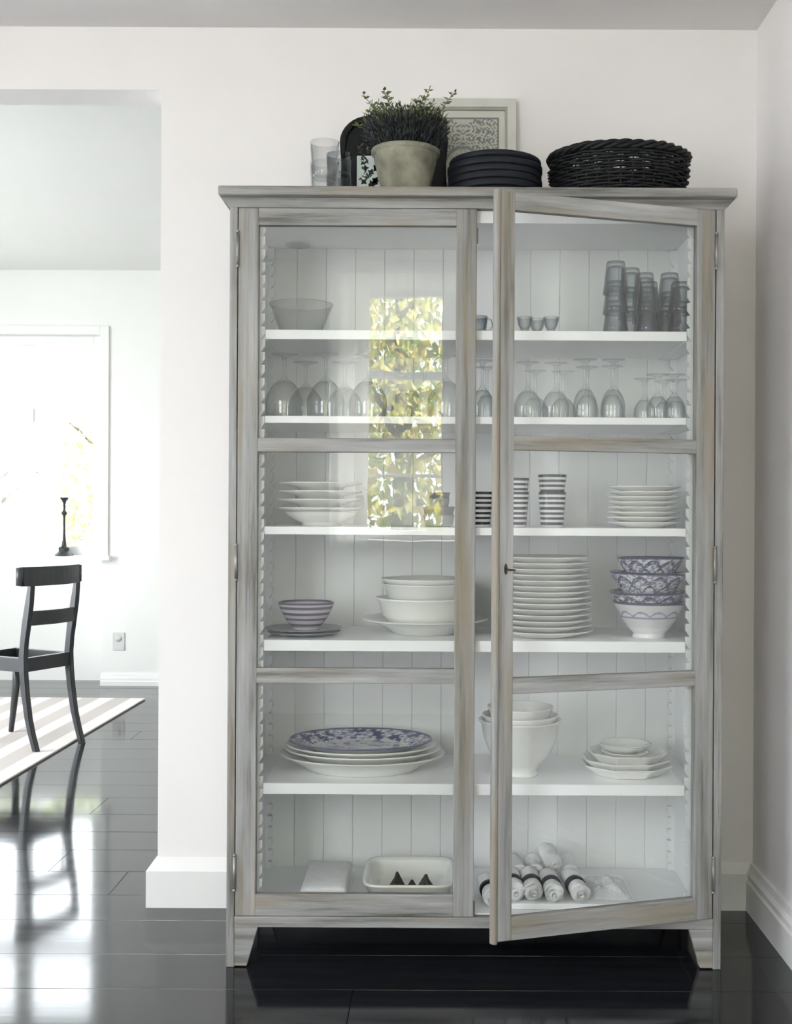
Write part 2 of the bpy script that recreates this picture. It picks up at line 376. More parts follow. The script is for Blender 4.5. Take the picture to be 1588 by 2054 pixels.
baseboard('baseboard_left', (XL, YB), (XL, YF), (1, 0), (1, 0), (1, 0), 0.135, M['trimw'])
baseboard('baseboard_far', (-2.24, YW), (XR, YW), (0, -1), (0, -1), (0, -1), 0.078, M['trimw'])
# windows
def window(name, hole, axis, yin, out, depth, cols, bars, casing=0.06, sill=0.05, fr=0.055, post=0.09, setback=None):
    """hole in world units; axis 'x' wall plane is y=yin, room on side -out"""
    u0, u1, z0, z1 = hole
    root = structure(empty(name, (0, 0, 0)))
    def bx(nm, a, b, t0, t1, c, d, m, bev=0.003):
        lo, hi = sorted((yin + out * t0, yin + out * t1))
        if axis == 'x': return box(nm, a, b, lo, hi, c, d, m, root, bev)
        return box(nm, lo, hi, a, b, c, d, m, root, bev)
    g = depth if setback is None else setback
    for a, b, c, d in ((u0 - casing, u0, z0, z1 + casing), (u1, u1 + casing, z0, z1 + casing), (u0, u1, z1, z1 + casing)):
        bx('casing', a, b, -0.018, 0.0, c, d, M['trimw'])
    bx('sill', u0 - casing - 0.02, u1 + casing + 0.02, -sill, g, z0 - 0.03, z0 + 0.002, M['trimw'])
    f0, f1 = g, g + 0.06
    for a, b, c, d in ((u0, u0 + fr, z0, z1), (u1 - fr, u1, z0, z1), (u0 + fr, u1 - fr, z1 - fr, z1), (u0 + fr, u1 - fr, z0, z0 + fr)):
        bx('frame', a, b, f0, f1, c, d, M['trimw'])
    ws = (u1 - u0 - 2 * fr - (cols - 1) * post) / cols
    for i in range(cols):
        a = u0 + fr + i * (ws + post); b = a + ws
        if i < cols - 1: bx('mullion', b, b + post, f0, f1, z0 + fr, z1 - fr, M['trimw'])
        zs = [z0 + fr] + [z for z in bars] + [z1 - fr]
        for j in range(len(zs) - 1):
            c = zs[j] + (bars[zs[j]] / 2 if j else 0); d = zs[j + 1] - (bars[zs[j + 1]] / 2 if j < len(zs) - 2 else 0)
            bx('pane', a, b, f0 + 0.028, f0 + 0.032, c, d, M['winglass'], 0)
            if j < len(zs) - 2: bx('glazing_bar', a, b, f0 + 0.01, f1 - 0.01, d, d + bars[zs[j + 1]], M['trimw'])
    return root
window('window_1', W1, 'x', YW, 1, 0.12, 2, {1.80: 0.095}, casing=0.06, sill=0.06, fr=0.062, post=0.105, setback=0.06)
window('window_2', W2, 'x', YF, -1, 0.25, 2, {1.38: 0.02, 1.98: 0.045}, casing=0.05, sill=0.04, fr=0.06, post=0.13, setback=0.22)
window('added_window_3', W3, 'x', YF, -1, 0.25, 2, {1.6: 0.04}, setback=0.2)
window('window_4', W4, 'y', XL, -1, 0.25, 2, {1.7: 0.04}, setback=0.2)
window('window_5', W5, 'y', XL, -1, 0.25, 2, {1.7: 0.04}, setback=0.2)
window('window_6', W6, 'y', -4.6, -1, 0.25, 3, {1.7: 0.04}, setback=0.2)
def pt(hole, axis, at, rot, nm):
    u0, u1, z0, z1 = hole; m = (u0 + u1) / 2; z = (z0 + z1) / 2
    portal(nm, m if axis == 'x' else at, at if axis == 'x' else m, z, rot, u1 - u0, z1 - z0)
pt(W1, 'x', YW + 0.29, (-PI / 2, 0, 0), 'daylight_opening'); pt(W2, 'x', YF - 0.31, (PI / 2, 0, 0), 'daylight_opening')
added_fill('added_fill_front', (W3[0] + W3[1]) / 2, YF - 0.31, (W3[2] + W3[3]) / 2, (PI / 2, 0, 0), W3[1] - W3[0], W3[3] - W3[2], L_FRONT, (0.98, 0.965, 1.0))  # added fill lamp behind the unseen front window
for Wn, at, rad in ((W4, XL - 0.31, L_LEFT), (W5, XL - 0.31, L_LEFT * 0.3), (W6, -4.91, L_FAR)):
    added_fill('added_fill_side', at, (Wn[0] + Wn[1]) / 2, (Wn[2] + Wn[3]) / 2, (PI / 2, 0, -PI / 2), Wn[1] - Wn[0], Wn[3] - Wn[2], rad)  # added fill lamps for the main room's left side and the far room
# outdoors
structure(box('ground', -40, 40, -40, 50, -0.4, -0.3, M['grass']))
def tree(loc, h, r, n, pal, label, seed):
    rn = random.Random(seed); root = empty('leafy_tree', loc); tag(root, label, 'tree', 'trees outside the windows')
    bm = bmesh.new(); tube_bm(bm, [(0, 0, 0), (0.05, 0.02, h * 0.4), (0, 0.05, h * 0.8)], [0.14, 0.10, 0.04], 8)
    for k in range(7):
        a = k * 0.9; z = h * (0.3 + 0.07 * k)
        tube_bm(bm, [(0, 0, z), (r * 0.4 * math.cos(a), r * 0.4 * math.sin(a), z + 0.4), (r * 0.75 * math.cos(a), r * 0.75 * math.sin(a), z + 0.9)], [0.05, 0.03, 0.012], 6)
    from_bm('trunk', bm, M['bark'], root)
    vs = []; fs = []; cols = []
    for i in range(n):
        u = rn.random() ** 0.45; th = rn.uniform(0, 2 * PI); ph = math.acos(rn.uniform(-1, 1))
        p = Vector((r * u * math.sin(ph) * math.cos(th), r * u * math.sin(ph) * math.sin(th), h * 0.55 + h * 0.48 * u * math.cos(ph)))
        s = rn.uniform(0.035, 0.075); e = Euler((rn.uniform(0, 6), rn.uniform(0, 6), rn.uniform(0, 6))).to_matrix()
        b = len(vs)
        for q in ((-s, 0, 0), (0, -s * 0.6, 0.01), (s, 0, 0), (0, s * 0.6, 0.01)): vs.append(p + e @ Vector(q))
        fs.append((b, b + 1, b + 2, b + 3)); c = pal[rn.randrange(len(pal))]; j = rn.uniform(0.75, 1.2)
        cols += [tuple(x * j for x in c)] * 4
    me = bpy.data.meshes.new('foliage'); me.from_pydata(vs, [], fs)
    ca = me.color_attributes.new('Col', 'FLOAT_COLOR', 'POINT')
    for i, c in enumerate(cols): ca.data[i].color = (*c, 1)
    tag(link('foliage', me, M['treeleaf'], root), kind='stuff')
YG = [(0.52, 0.50, 0.10), (0.66, 0.60, 0.18), (0.34, 0.42, 0.10), (0.70, 0.62, 0.26), (0.44, 0.34, 0.08), (0.22, 0.30, 0.08)]
GR = [(0.36, 0.44, 0.18), (0.45, 0.5, 0.25), (0.28, 0.38, 0.14)]
tree((-0.4, -5.6, -0.3), 4.8, 2.1, 7500, YG, 'yellow-green leafy tree mirrored in the glass of the left cabinet door', 3)
tree((3.4, -7.2, -0.3), 4.6, 1.8, 6000, YG, 'yellowing leafy tree beyond the window, right of the mirrored one', 4)
tree((-3.4, 14.0, -0.3), 3.0, 1.6, 4000, GR, 'pale green tree seen through the right panes of the far window', 5)
tree((-6.4, 15.0, -0.3), 3.6, 1.7, 4000, GR, 'pale green tree seen through the left panes of the far window', 6)

# ------------------------------------------------------------------ the cabinet
CM = 0.095; HW = 0.6385; IW = 0.601; YC = 3.0; YBK = 3.43
Z_TOP = 2.009
cab = empty('display_cabinet', (CM, YC, 0))
tag(cab, 'tall grey rubbed-paint display cabinet with two glazed doors, the right one ajar', 'cabinet')
def cbox(nm, x0, x1, y0, y1, z0, z1, mat, bev=0.002, par=None): return box(nm, x0, x1, y0, y1, z0, z1, mat, par or cab, bev)
cbox('top_board', -HW - 0.0245, HW + 0.0245, -0.036, 0.44, 1.985, Z_TOP, M['wh'], 0.004)
bm = bmesh.new()
lo = [(-HW, 0), (HW, 0), (HW, 0.43), (-HW, 0.43)]; hi = [(-HW - 0.018, -0.010), (HW + 0.018, -0.010), (HW + 0.018, 0.43), (-HW - 0.018, 0.43)]
A = [bm.verts.new((x, y, 1.962)) for x, y in lo]; B = [bm.verts.new((x, y, 1.985)) for x, y in hi]
bm.faces.new(A[::-1]); bm.faces.new(B)
for i in range(4): bm.faces.new((A[i], A[(i + 1) % 4], B[(i + 1) % 4], B[i]))
from_bm('cornice', bm, M['wh'], cab)
for s in (-1, 1):
    x0, x1 = sorted((s * HW, s * (HW - 0.0205)))
    cbox('corner_post', x0, x1, 0, 0.045, 0.0, 1.962, M['wv'], 0.002)
    x0, x1 = sorted((s * HW, s * IW))
    p = cbox('side_panel', x0, x1, 0.045, 0.43, 0.098, 1.962, M['wv'], 0.001)
    x0, x1 = sorted((s * (IW + 0.0005), s * (IW - 0.003)))
    tag(cbox('lining', x0, x1, 0.026, 0.40, 0.134, 1.948, M['inside'], 0), 'white painted inner side')
tag(cbox('top_lining', -IW, IW, 0.028, 0.41, 1.948, 1.962, M['inside'], 0), 'white painted inner top')
cbox('top_rail', -HW + 0.0205, HW - 0.0205, 0.024, 0.045, 1.93, 1.962, M['inside'], 0.001)
tag(cbox('bottom_board', -IW, IW, 0.024, 0.415, 0.116, 0.134, M['inside'], 0.001), 'white painted inner floor')
cbox('bottom_rail', -HW + 0.0205, HW - 0.0205, 0.0, 0.03, 0.103, 0.131, M['wh'], 0.002)
cbox('bottom_panel', -HW + 0.0205, HW - 0.0205, 0.03, 0.43, 0.1, 0.116, M['wh'], 0.001)
for s in (-1, 1):      # splayed bracket feet, front and back
    for yy in (0.002, 0.40):
        a = s * (HW - 0.0205) ; poly = [(a, 0.003), (s * (HW - 0.053), 0.003), (s * (HW - 0.0815), 0.103), (a, 0.103)]
        prism('foot', poly, 'y', yy, yy + 0.024, M['wh'], cab, 0.0015)
    x0, x1 = sorted((s * HW, s * (HW - 0.022)))
    cbox('back_post', x0, x1, 0.385, 0.43, 0.0, 0.1, M['wv'])
# tongue and groove back, one board at a time
nb = 14; bwid = 2 * IW / nb
for i in range(nb):
    a = -IW + i * bwid
    prism('back_board', [(a + 0.0003, 0.425), (a + 0.0003, 0.418), (a + 0.0018, 0.4165), (a + bwid - 0.0018, 0.4165), (a + bwid - 0.0003, 0.418), (a + bwid - 0.0003, 0.425)], 'z', 0.12, 1.96, M['inside'], cab)
cbox('back_panel', -IW - 0.01, IW + 0.01, 0.425, 0.435, 0.1, 1.962, M['wv'], 0)
# toothed shelf racks in the four corners
def rack(s, y0, y1, wd, par):
    poly = []; xo = s * IW; xi = s * (IW - wd); xn = s * (IW - wd + min(0.011, wd * 0.5)); z = 0.134; st = 0.0335
    poly.append((xo, z)); poly.append((xi, z))
    while z + st < 1.93:
        poly += [(xi, z + 0.018), (xn, z + 0.018), (xi, z + st)]; z += st
    poly += [(xi, 1.945), (xo, 1.945)]
    prism('shelf_rack', poly, 'y', y0, y1, M['inside'], par)
for s in (-1, 1):
    rack(s, 0.030, 0.044, 0.050, cab); rack(s, 0.395, 0.4155, 0.022, cab)
SH = [(1.652, 0.025), (1.427, 0.019), (1.138, 0.021), (0.842, 0.029), (0.468, 0.029)]
for z, t in SH:
    cbox('shelf', -IW + 0.051, IW - 0.051, 0.033, 0.395, z - t, z, M['shelfw'], 0.0015)
    for s in (-1, 1):
        x0, x1 = sorted((s * (IW - 0.004), s * (IW - 0.056)))
        cbox('cleat', x0, x1, 0.046, 0.394, z - t - 0.002, z - 0.002, M['inside'], 0.001)
# doors
def door(s, w, ang, keyed):
    """hinge on side s; local x runs from the hinge towards the free edge"""
    d = empty('door', (s * (HW - 0.0215), 0, 0), 0, cab); d.rotation_euler = (0, 0, ang)
    k = -s
    def bx(nm, a, b, y0, y1, z0, z1, m, bev=0.0025):
        x0, x1 = sorted((k * a, k * b)); return box(nm, x0, x1, y0, y1, z0, z1, m, d, bev)
    z0, z1 = 0.132, 1.961
    st1 = 0.0535; st2 = 0.053
    bx('stile', 0.001, st1, 0, 0.022, z0, z1, M['wv'])
    bx('stile', w - st2, w - (0.016 if keyed else 0.0), 0, 0.022, z0, z1, M['wv2'])
    ra, rb = st1 - 0.001, w - st2 + 0.001
    for a, b in ((1.917, z1), (1.331, 1.367), (0.734, 0.773), (z0, 0.189)):
        bx('rail', ra, rb, 0.0006, 0.0212, a, b, M['wh'], 0.002)
    for a, b in ((0.189, 0.734), (0.773, 1.331), (1.367, 1.917)):
        p = bx('pane', ra, rb, 0.012, 0.0145, a, b, M['pane'], 0)
    if keyed:      # rubbed half-round bead along the free edge
        bm = bmesh.new(); x = k * (w - 0.009)
        tube_bm(bm, [(x, 0.009, z0 - 0.004), (x, 0.009, z1 + 0.003)], 0.0115, 14, sc=(0.8, 1.15))
        tag(from_bm('bead', bm, M['wtan'], d, smooth=False), 'bare yellowish wood edge bead')
        zk = 1.04; xk = k * (w - 0.033)
        bm = bmesh.new(); bmesh.ops.create_cone(bm, cap_ends=True, segments=16, radius1=0.010, radius2=0.008, depth=0.003)
        for v in bm.verts: v.co = Vector((xk + v.co.x * 0.45, -0.0015 - v.co.z * 0.9, zk + v.co.y * 1.35))
        tag(from_bm('escutcheon', bm, M['brass'], d), 'dark brass keyhole plate')
        bm = bmesh.new(); tube_bm(bm, [(xk, 0.0, zk), (xk, -0.036, zk)], 0.0024, 10)
        tube_bm(bm, [(xk + 0.007 * math.cos(t), -0.043 + 0.008 * math.sin(t), zk) for t in [2 * PI * i / 16 for i in range(16)]], 0.0022, 8, True)
        tag(from_bm('key', bm, M['brass'], d, smooth=True), 'dark brass key in the lock')
    else:
        for zb in (1.895, 0.15):
            b = bx('bolt', w, w + 0.004, 0.012, 0.018, zb - 0.02, zb + 0.02, M['steel'], 0.001)
    return d
door(-1, 0.6165, 0.0, False)
door(1, 0.606, math.radians(17), True)
for s in (-1, 1):
    for zc in (1.855, 1.045, 0.245):
        bm = bmesh.new(); x = s * (HW - 0.0212)
        tube_bm(bm, [(x, -0.003, zc - 0.042), (x, -0.003, zc + 0.042)], 0.0042, 10)
        for e in (-0.045, 0.045): bmesh.ops.create_uvsphere(bm, u_segments=8, v_segments=6, radius=0.0048, matrix=Matrix.Translation((x, -0.003, zc + e)))
        from_bm('hinge', bm, M['steel'], cab, smooth=True)

# ------------------------------------------------------------------ table ware profiles
def p_plate(R, h, t=0.0035, well=0.62):
    return [(0, 0.002), (R * well * 0.8, 0.002), (R * well * 0.82, 0), (R * well * 0.9, 0), (R * well, 0.003), (R * 0.97, h - t), (R, h - t * 0.3), (R * 0.985, h), (R * well * 1.02, 0.003 + t), (R * well * 0.85, 0.0025 + t * 0.6), (0, 0.002 + t * 0.6)]
def p_bowl(R, rf, h, foot=0.008, t=0.004, bulge=0.35):
    pts = [(0, foot * 0.5), (rf * 0.8, foot * 0.5), (rf * 0.88, 0), (rf, 0), (rf * 0.95, foot)]
    for i in range(1, 9):
        u = i / 8; e = u ** (1.0 + bulge)
        pts.append((rf * 0.95 + (R - rf * 0.95) * (1 - (1 - u) ** (1 + bulge)), foot + (h - foot) * (u * 0.35 + e * 0.65)))
    pts.append((R * 1.01, h)); pts.append((R - t, h + 0.001))
    for i in range(7, -1, -1):
        u = i / 8; e = u ** (1.0 + bulge)
        pts.append((max(rf * 0.9 + (R - rf * 0.95) * (1 - (1 - u) ** (1 + bulge)) - t, 0.001), foot + t + (h - foot) * (u * 0.35 + e * 0.65)))
    pts.append((0, foot + t)); return pts
def p_cup(R, rb, h, t=0.003): return [(0, 0.001), (rb * 0.9, 0), (rb, 0.003)] + [(rb + (R - rb) * i / 14, 0.003 + (h - 0.003) * i / 14) for i in range(1, 15)] + [(R - t, h), (R - t * 1.2, h * 0.9), (rb - t, 0.008), (0, 0.007)]
def p_tumbler(R, rb, h, t=0.002, base=0.008): return [(0, 0), (rb * 0.96, 0), (rb, 0.003)] + [(rb + (R - rb) * i / 5, 0.003 + (h - 0.003) * i / 5) for i in range(1, 6)] + [(R - t, h), (rb - t, base + 0.004), (rb * 0.7, base), (0, base)]
def p_wine(h, R, rim, bh, foot, stem=0.0042, t=0.0014):
    zb = h - bh
    o = [(0, 0), (foot, 0), (foot, 0.0015), (foot * 0.5, 0.004), (stem * 1.6, 0.009), (stem, 0.02), (stem, zb - 0.012), (stem * 1.6, zb - 0.002)]
    for i in range(1, 10):
        u = i / 9
        r = stem * 1.6 + (R - stem * 1.6) * math.sin(min(u / 0.6, 1) * PI / 2) ** 0.72 if u < 0.6 else R + (rim - R) * ((u - 0.6) / 0.4) ** 1.6
        o.append((r, zb + bh * u))
    inn = [(r - t, z) for r, z in o[8:]][::-1]
    return o + inn + [(0, zb + 0.004)]
def flip(prof, h): return [(r, h - z) for r, z in prof]

# ---------------- on top of the cabinet
ZT = Z_TOP
# two stacks of clear glasses
def on_top(px_, d): return (X(px_, d), d, ZT)
GT = 'clear glasses stacked on the cabinet top'
g0 = tag(lathe('drinking_glass', p_tumbler(0.039, 0.033, 0.098), M['drink'], on_top(647, 3.10), seg=36), 'clear straight glass, lower of the nested pair on top of the cabinet', 'glass', GT)
copy_thing(g0, (X(647, 3.10), 3.10, ZT + 0.055), label='clear straight glass standing in another, upper of the pair atop the cabinet')
g1 = tag(lathe('drinking_glass', p_tumbler(0.036, 0.030, 0.105), M['tumb'], on_top(676, 3.23), seg=36), 'smoky glass against the black tray, lower of its nested pair', 'glass', GT)
copy_thing(g1, (X(676, 3.23), 3.23, ZT + 0.055), label='smoky glass against the black tray, upper of its nested pair')
# black tray leaning on the wall
def rr_poly(wd, h, r, n=8):
    pts = []
    for cx, cz, a0 in ((wd / 2 - r, r, -PI / 2), (wd / 2 - r, h - r, 0), (-wd / 2 + r, h - r, PI / 2), (-wd / 2 + r, r, PI)):
        for i in range(n + 1):
            a = a0 + PI / 2 * i / n; pts.append((cx + r * math.cos(a), cz + r * math.sin(a)))
    return pts
tr = empty('serving_tray', (X(785, 3.36), 3.364, ZT + 0.006)); tag(tr, 'black serving tray with rounded corners standing upright behind the potted herb', 'tray')
tr.rotation_euler = (math.radians(-9), 0, 0)
prism('tray_base', rr_poly(0.292, 0.31, 0.07), 'y', 0.0, 0.005, M['black'], tr)
bm = bmesh.new(); tube_bm(bm, [(u, -0.006, v) for u, v in rr_poly(0.298, 0.316, 0.073)], 0.006, 8, True, sc=(0.6, 1.6))
from_bm('tray_rim', bm, M['black'], tr, smooth=True)
# picture frame
pf = empty('picture_frame', (X(925, 3.42), 3.422, ZT + 0.002)); pf.rotation_euler = (math.radians(-5), 0, 0)
tag(pf, 'cream framed ornamental engraving leaning on the wall above the cabinet', 'picture')
fw, fh = 0.312, 0.392
bm = bmesh.new()
def frame_ring(bm, w0, h0, w1, h1, y0, y1):
    o = [(-w0 / 2, fh / 2 - h0 / 2), (w0 / 2, fh / 2 - h0 / 2), (w0 / 2, fh / 2 + h0 / 2), (-w0 / 2, fh / 2 + h0 / 2)]
    i = [(-w1 / 2, fh / 2 - h1 / 2), (w1 / 2, fh / 2 - h1 / 2), (w1 / 2, fh / 2 + h1 / 2), (-w1 / 2, fh / 2 + h1 / 2)]
    R = [[bm.verts.new((a, y, b)) for a, b in P] for P, y in ((o, y1), (o, y0), (i, y0 + 0.002), (i, y1))]
    for q in range(4):
        A = R[q]; B = R[(q + 1) % 4]
        for k in range(4): bm.faces.new((A[k], A[(k + 1) % 4], B[(k + 1) % 4], B[k]))
frame_ring(bm, fw, fh, fw - 0.05, fh - 0.05, -0.014, 0.010); from_bm('moulding', bm, M['frame'], pf)
bm = bmesh.new(); frame_ring(bm, fw - 0.05, fh - 0.05, fw - 0.064, fh - 0.064, -0.009, 0.010); from_bm('inner_slip', bm, M['frame2'], pf)
box('mount', -fw / 2 + 0.03, fw / 2 - 0.03, 0.001, 0.006, 0.03, fh - 0.03, M['mount'], pf)
# engraving: a fine grid carrying scrollwork
nx, nz = 150, 190; ex, ez = fw - 0.10, fh - 0.105; vs = []; fs = []; cols = []
for j in range(nz):
    for i in range(nx):
        u = i / (nx - 1) - 0.5; v = j / (nz - 1)
        vs.append((u * ex, 0.0, 0.052 + v * ez))
        a = abs(u)
        s1 = math.sin(44 * a + 5 * math.sin(17 * v * 2 + 3 * a)) * math.sin(39 * v + 4 * math.sin(22 * a))
        nn = noise.noise((a * 34, v * 34, 2)) ; inside = (a / 0.27) ** 2 + ((v - 0.42) / 0.26) ** 2
        dark = 0.75 if (s1 + nn * 0.9 > 0.12 and inside > 1.0) else 0.12
        if 0.9 < inside < 1.12: dark = 0.7
        if inside < 0.9: dark = 0.12 + 0.25 * (noise.noise((a * 20, v * 20, 9)) > 0.15)
        if a > 0.475 or v < 0.02 or v > 0.98: dark = 0.8
        cols.append((0.56 - 0.44 * dark, 0.56 - 0.43 * dark, 0.50 - 0.37 * dark))
for j in range(nz - 1):
    for i in range(nx - 1):
        a = j * nx + i; fs.append((a, a + 1, a + nx + 1, a + nx))
me = bpy.data.meshes.new('engraving'); me.from_pydata(vs, [], fs); ca = me.color_attributes.new('Col', 'FLOAT_COLOR', 'POINT')
for i, c in enumerate(cols): ca.data[i].color = (*c, 1)
tag(link('engraving', me, M['print'], pf), 'grey scrollwork print on cream paper')
# pale green card box behind the plant
M['greencard'] = plain('pale_green_card', (0.62, 0.70, 0.66), 0.7, 0.2, var=0.03)
cb = empty('card_box', (X(740, 3.25), 3.22, ZT)); tag(cb, 'pale green printed card box half hidden by the potted herb', 'box')
box('carton', -0.037, 0.037, 0, 0.05, 0, 0.155, M['greencard'], cb, 0.002)
rn = random.Random(4); bm = bmesh.new()
for i in range(16):
    cx_, cz_ = rn.uniform(-0.028, 0.02), rn.uniform(0.01, 0.145); a = rn.uniform(0, 3)
    q = [(cx_ + 0.011 * math.cos(a + t) * (1 if k % 2 == 0 else 0.5), -0.0006, cz_ + 0.011 * math.sin(a + t) * (1 if k % 2 == 0 else 0.5)) for k, t in enumerate([PI / 4 * m for m in range(8)])]
    bm.faces.new([bm.verts.new(p) for p in q])
tag(from_bm('leaf_print', bm, M['black'], cb), kind='stuff')
# plant pot
pot = empty('potted_herb', on_top(809, 3.10)); tag(pot, 'bushy dark green herb in a weathered buff clay pot atop the cabinet', 'plant')
pot_p = smooth_prof([(0, 0), (0.056, 0), (0.060, 0.004), (0.072, 0.055), (0.083, 0.105), (0.0845, 0.118)], 3) + [(0.0905, 0.120), (0.0915, 0.130), (0.086, 0.133), (0.080, 0.125), (0.074, 0.10), (0, 0.098)]
lathe('pot', pot_p, M['pot'], (0, 0, 0), pot, 56, wob=0.002)
lathe('soil', [(0.077, 0.100), (0.078, 0.112), (0.05, 0.118), (0, 0.12)], M['soil'], (0, 0, 0), pot, 28, wob=0.003)
def leaves(name, gen, par, kind=None, mat=M['leaf']):
    vs = []; fs = []; cols = []
    for p, dr, L_, wd, c in gen:
        d = Vector(dr).normalized(); s = d.cross(Vector((rn.uniform(-1, 1), rn.uniform(-1, 1), rn.uniform(-1, 1)))).normalized(); nrm = s.cross(d)
        b = len(vs); p = Vector(p)
        for a, q, e in ((0, 0, 0), (0.45, 0.5, 0.08), (1, 0, 0), (0.45, -0.5, 0.08), (0.45, 0, -0.02)):
            vs.append(p + d * L_ * a + s * wd * q + nrm * L_ * e)
        fs += [(b, b + 1, b + 4), (b + 1, b + 2, b + 4), (b + 2, b + 3, b + 4), (b + 3, b, b + 4)]; cols += [c] * 5
    me = bpy.data.meshes.new(name); me.from_pydata([tuple(v) for v in vs], [], fs); ca = me.color_attributes.new('Col', 'FLOAT_COLOR', 'POINT')
    for i, c in enumerate(cols): ca.data[i].color = (*c, 1)
    o = link(name, me, mat, par)
    if kind: o['kind'] = kind
    return o
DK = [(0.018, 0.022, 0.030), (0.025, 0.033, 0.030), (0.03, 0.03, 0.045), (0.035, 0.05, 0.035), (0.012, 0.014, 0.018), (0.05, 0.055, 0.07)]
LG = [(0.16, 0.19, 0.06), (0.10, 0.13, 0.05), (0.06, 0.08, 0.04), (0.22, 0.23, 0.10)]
def bulk():
    for i in range(5200):
        th = rn.uniform(0, 2 * PI); u = rn.random() ** 0.5; zz = rn.random()
        R = (0.070 + 0.040 * math.sin(min(zz * 1.25, 1) * PI * 0.62)) * u
        p = (R * math.cos(th), R * math.sin(th), 0.118 + 0.100 * zz)
        d = (0.5 * math.cos(th) * u + rn.uniform(-.4, .4), 0.5 * math.sin(th) * u + rn.uniform(-.4, .4), rn.uniform(0.2, 1.2))
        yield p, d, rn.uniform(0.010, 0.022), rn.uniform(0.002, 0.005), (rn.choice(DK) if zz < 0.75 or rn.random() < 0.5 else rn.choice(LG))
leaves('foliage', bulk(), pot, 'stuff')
bm = bmesh.new()
for i in range(120):
    th = rn.uniform(0, 2 * PI); r0 = 0.055 * rn.random() ** .5; r1 = r0 * 1.7
    tube_bm(bm, [(r0 * math.cos(th), r0 * math.sin(th), 0.11), (r1 * .8 * math.cos(th), r1 * .8 * math.sin(th), 0.18), (r1 * math.cos(th), r1 * math.sin(th), 0.22)], 0.0011, 4)
M['stem'] = plain('dark_green_stem', (0.06, 0.08, 0.04), 0.6)
tag(from_bm('stems', bm, M['stem'], pot), kind='stuff')
TIPS = [(729, 190), (745, 205), (770, 182), (758, 205), (776, 193), (800, 212), (823, 212), (852, 190), (862, 176), (868, 205), (912, 186), (740, 222), (790, 222), (838, 200), (878, 232), (712, 250)]
for i, (tx, ty) in enumerate(TIPS):
    dpt = 3.10 + rn.uniform(-0.04, 0.05); xx, zz = px(tx, ty, dpt); lx = xx - pot.location.x; lz = zz - ZT; ly = dpt - 3.10
    base = Vector((lx * 0.45, ly, 0.16)); tip = Vector((lx, ly, lz)); mid = (base + tip) / 2 + Vector((lx * -0.12, 0, 0.01))
    if tx == 912: mid = Vector((lx * 0.72, ly, lz - 0.03))
    path = [base.lerp(mid, t / 6).lerp(mid.lerp(tip, t / 6), t / 6) for t in range(7)]
    bm = bmesh.new(); tube_bm(bm, path, 0.0008, 4); sp = from_bm('sprig', bm, M['stem'], pot)
    def gen():
        for k in range(24):
            t = 0.2 + 0.8 * k / 23; q = path[min(int(t * 6), 5)].lerp(path[min(int(t * 6) + 1, 6)], t * 6 - int(t * 6)) if t < 1 else path[6]
            a = k * 2.4
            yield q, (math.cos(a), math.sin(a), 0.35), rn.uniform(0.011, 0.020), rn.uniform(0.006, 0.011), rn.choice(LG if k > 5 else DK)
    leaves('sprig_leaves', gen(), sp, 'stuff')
def trail():
    for (tx, ty) in ((726, 310), (733, 325), (722, 295), (735, 345), (742, 352), (731, 358), (738, 300), (728, 318)):
        xx, zz = px(tx, ty, 3.09)
        for k in range(7): yield (xx - pot.location.x + rn.uniform(-.006, .006), -0.01 + rn.uniform(-.02, .02), zz - ZT + rn.uniform(-.008, .008)), (rn.uniform(-1, 1), rn.uniform(-1, 1), rn.uniform(-.6, 1)), 0.014, 0.007, rn.choice(DK + LG[1:3])
leaves('trailing_leaves', trail(), pot, 'stuff')
# stack of black plates
xs_ = X(989, 3.14); zz = ZT; GP = 'black plates stacked on the cabinet top'
PL = [(0.121, 0.020), (0.1255, 0.019), (0.127, 0.019), (0.126, 0.018), (0.128, 0.018), (0.124, 0.017)]
nm_ = ['lowest', 'second from the bottom', 'third from the bottom', 'third from the top', 'second from the top', 'topmost']
for i, (R, t) in enumerate(PL):
    prof = [(0, 0), (R * 0.9, 0), (R * 0.993, 0.001), (R, 0.004), (R, t - 0.003), (R * 0.994, t - 0.0008), (R * 0.93, t - 0.0018), (R * 0.9, t - 0.004), (0, t - 0.005)] if i < 5 else [(0, 0), (R * 0.9, 0), (R, 0.004), (R, t - 0.004), (R * 0.985, t), (R * 0.8, t + 0.008), (R * 0.4, t + 0.0125), (0, t + 0.0135)]
    o = lathe('black_plate', prof, M['blackplate'], (xs_ + rn.uniform(-.001, .001), 3.14, zz), None, 64)
    tag(o, 'black round plate, %s of the black stack atop the cabinet' % nm_[i], 'plate', GP); zz += t + 0.0002
# wicker basket
BX = X(1237, 3.16); bk = empty('wicker_basket', (BX, 3.16, ZT)); tag(bk, 'low oval black willow basket atop the cabinet near its right corner', 'basket'); bk.scale = (0.965, 0.965, 0.76)
def bprof(z): # half width at height
    u = z / 0.185; return 0.166 + 0.024 * math.sin(min(u * 1.15, 1.0) * PI * 0.62)
nrow = 15
for j in range(nrow):
    z = 0.008 + j * 0.0108; n = 72; R = bprof(z); ph = j % 2
    bm = bmesh.new()
    pts = []
    for k in range(n):
        a = 2 * PI * k / n; wv = 0.0045 * math.sin(a * 18 + PI * ph)
        jz = 0.0035 * noise.noise((math.cos(a) * 3 + j, math.sin(a) * 3, j * 1.7)); jr = 0.004 * noise.noise((math.cos(a) * 5, math.sin(a) * 5 + j * 2, 7))
        pts.append(((R + wv + jr) * math.cos(a), (R * 0.78 + wv + jr) * math.sin(a), z + jz))
    tube_bm(bm, pts, 0.0064, 6, True, sc=(1.0, 0.9)); from_bm('woven_strand', bm, M['wicker'], bk, smooth=True)
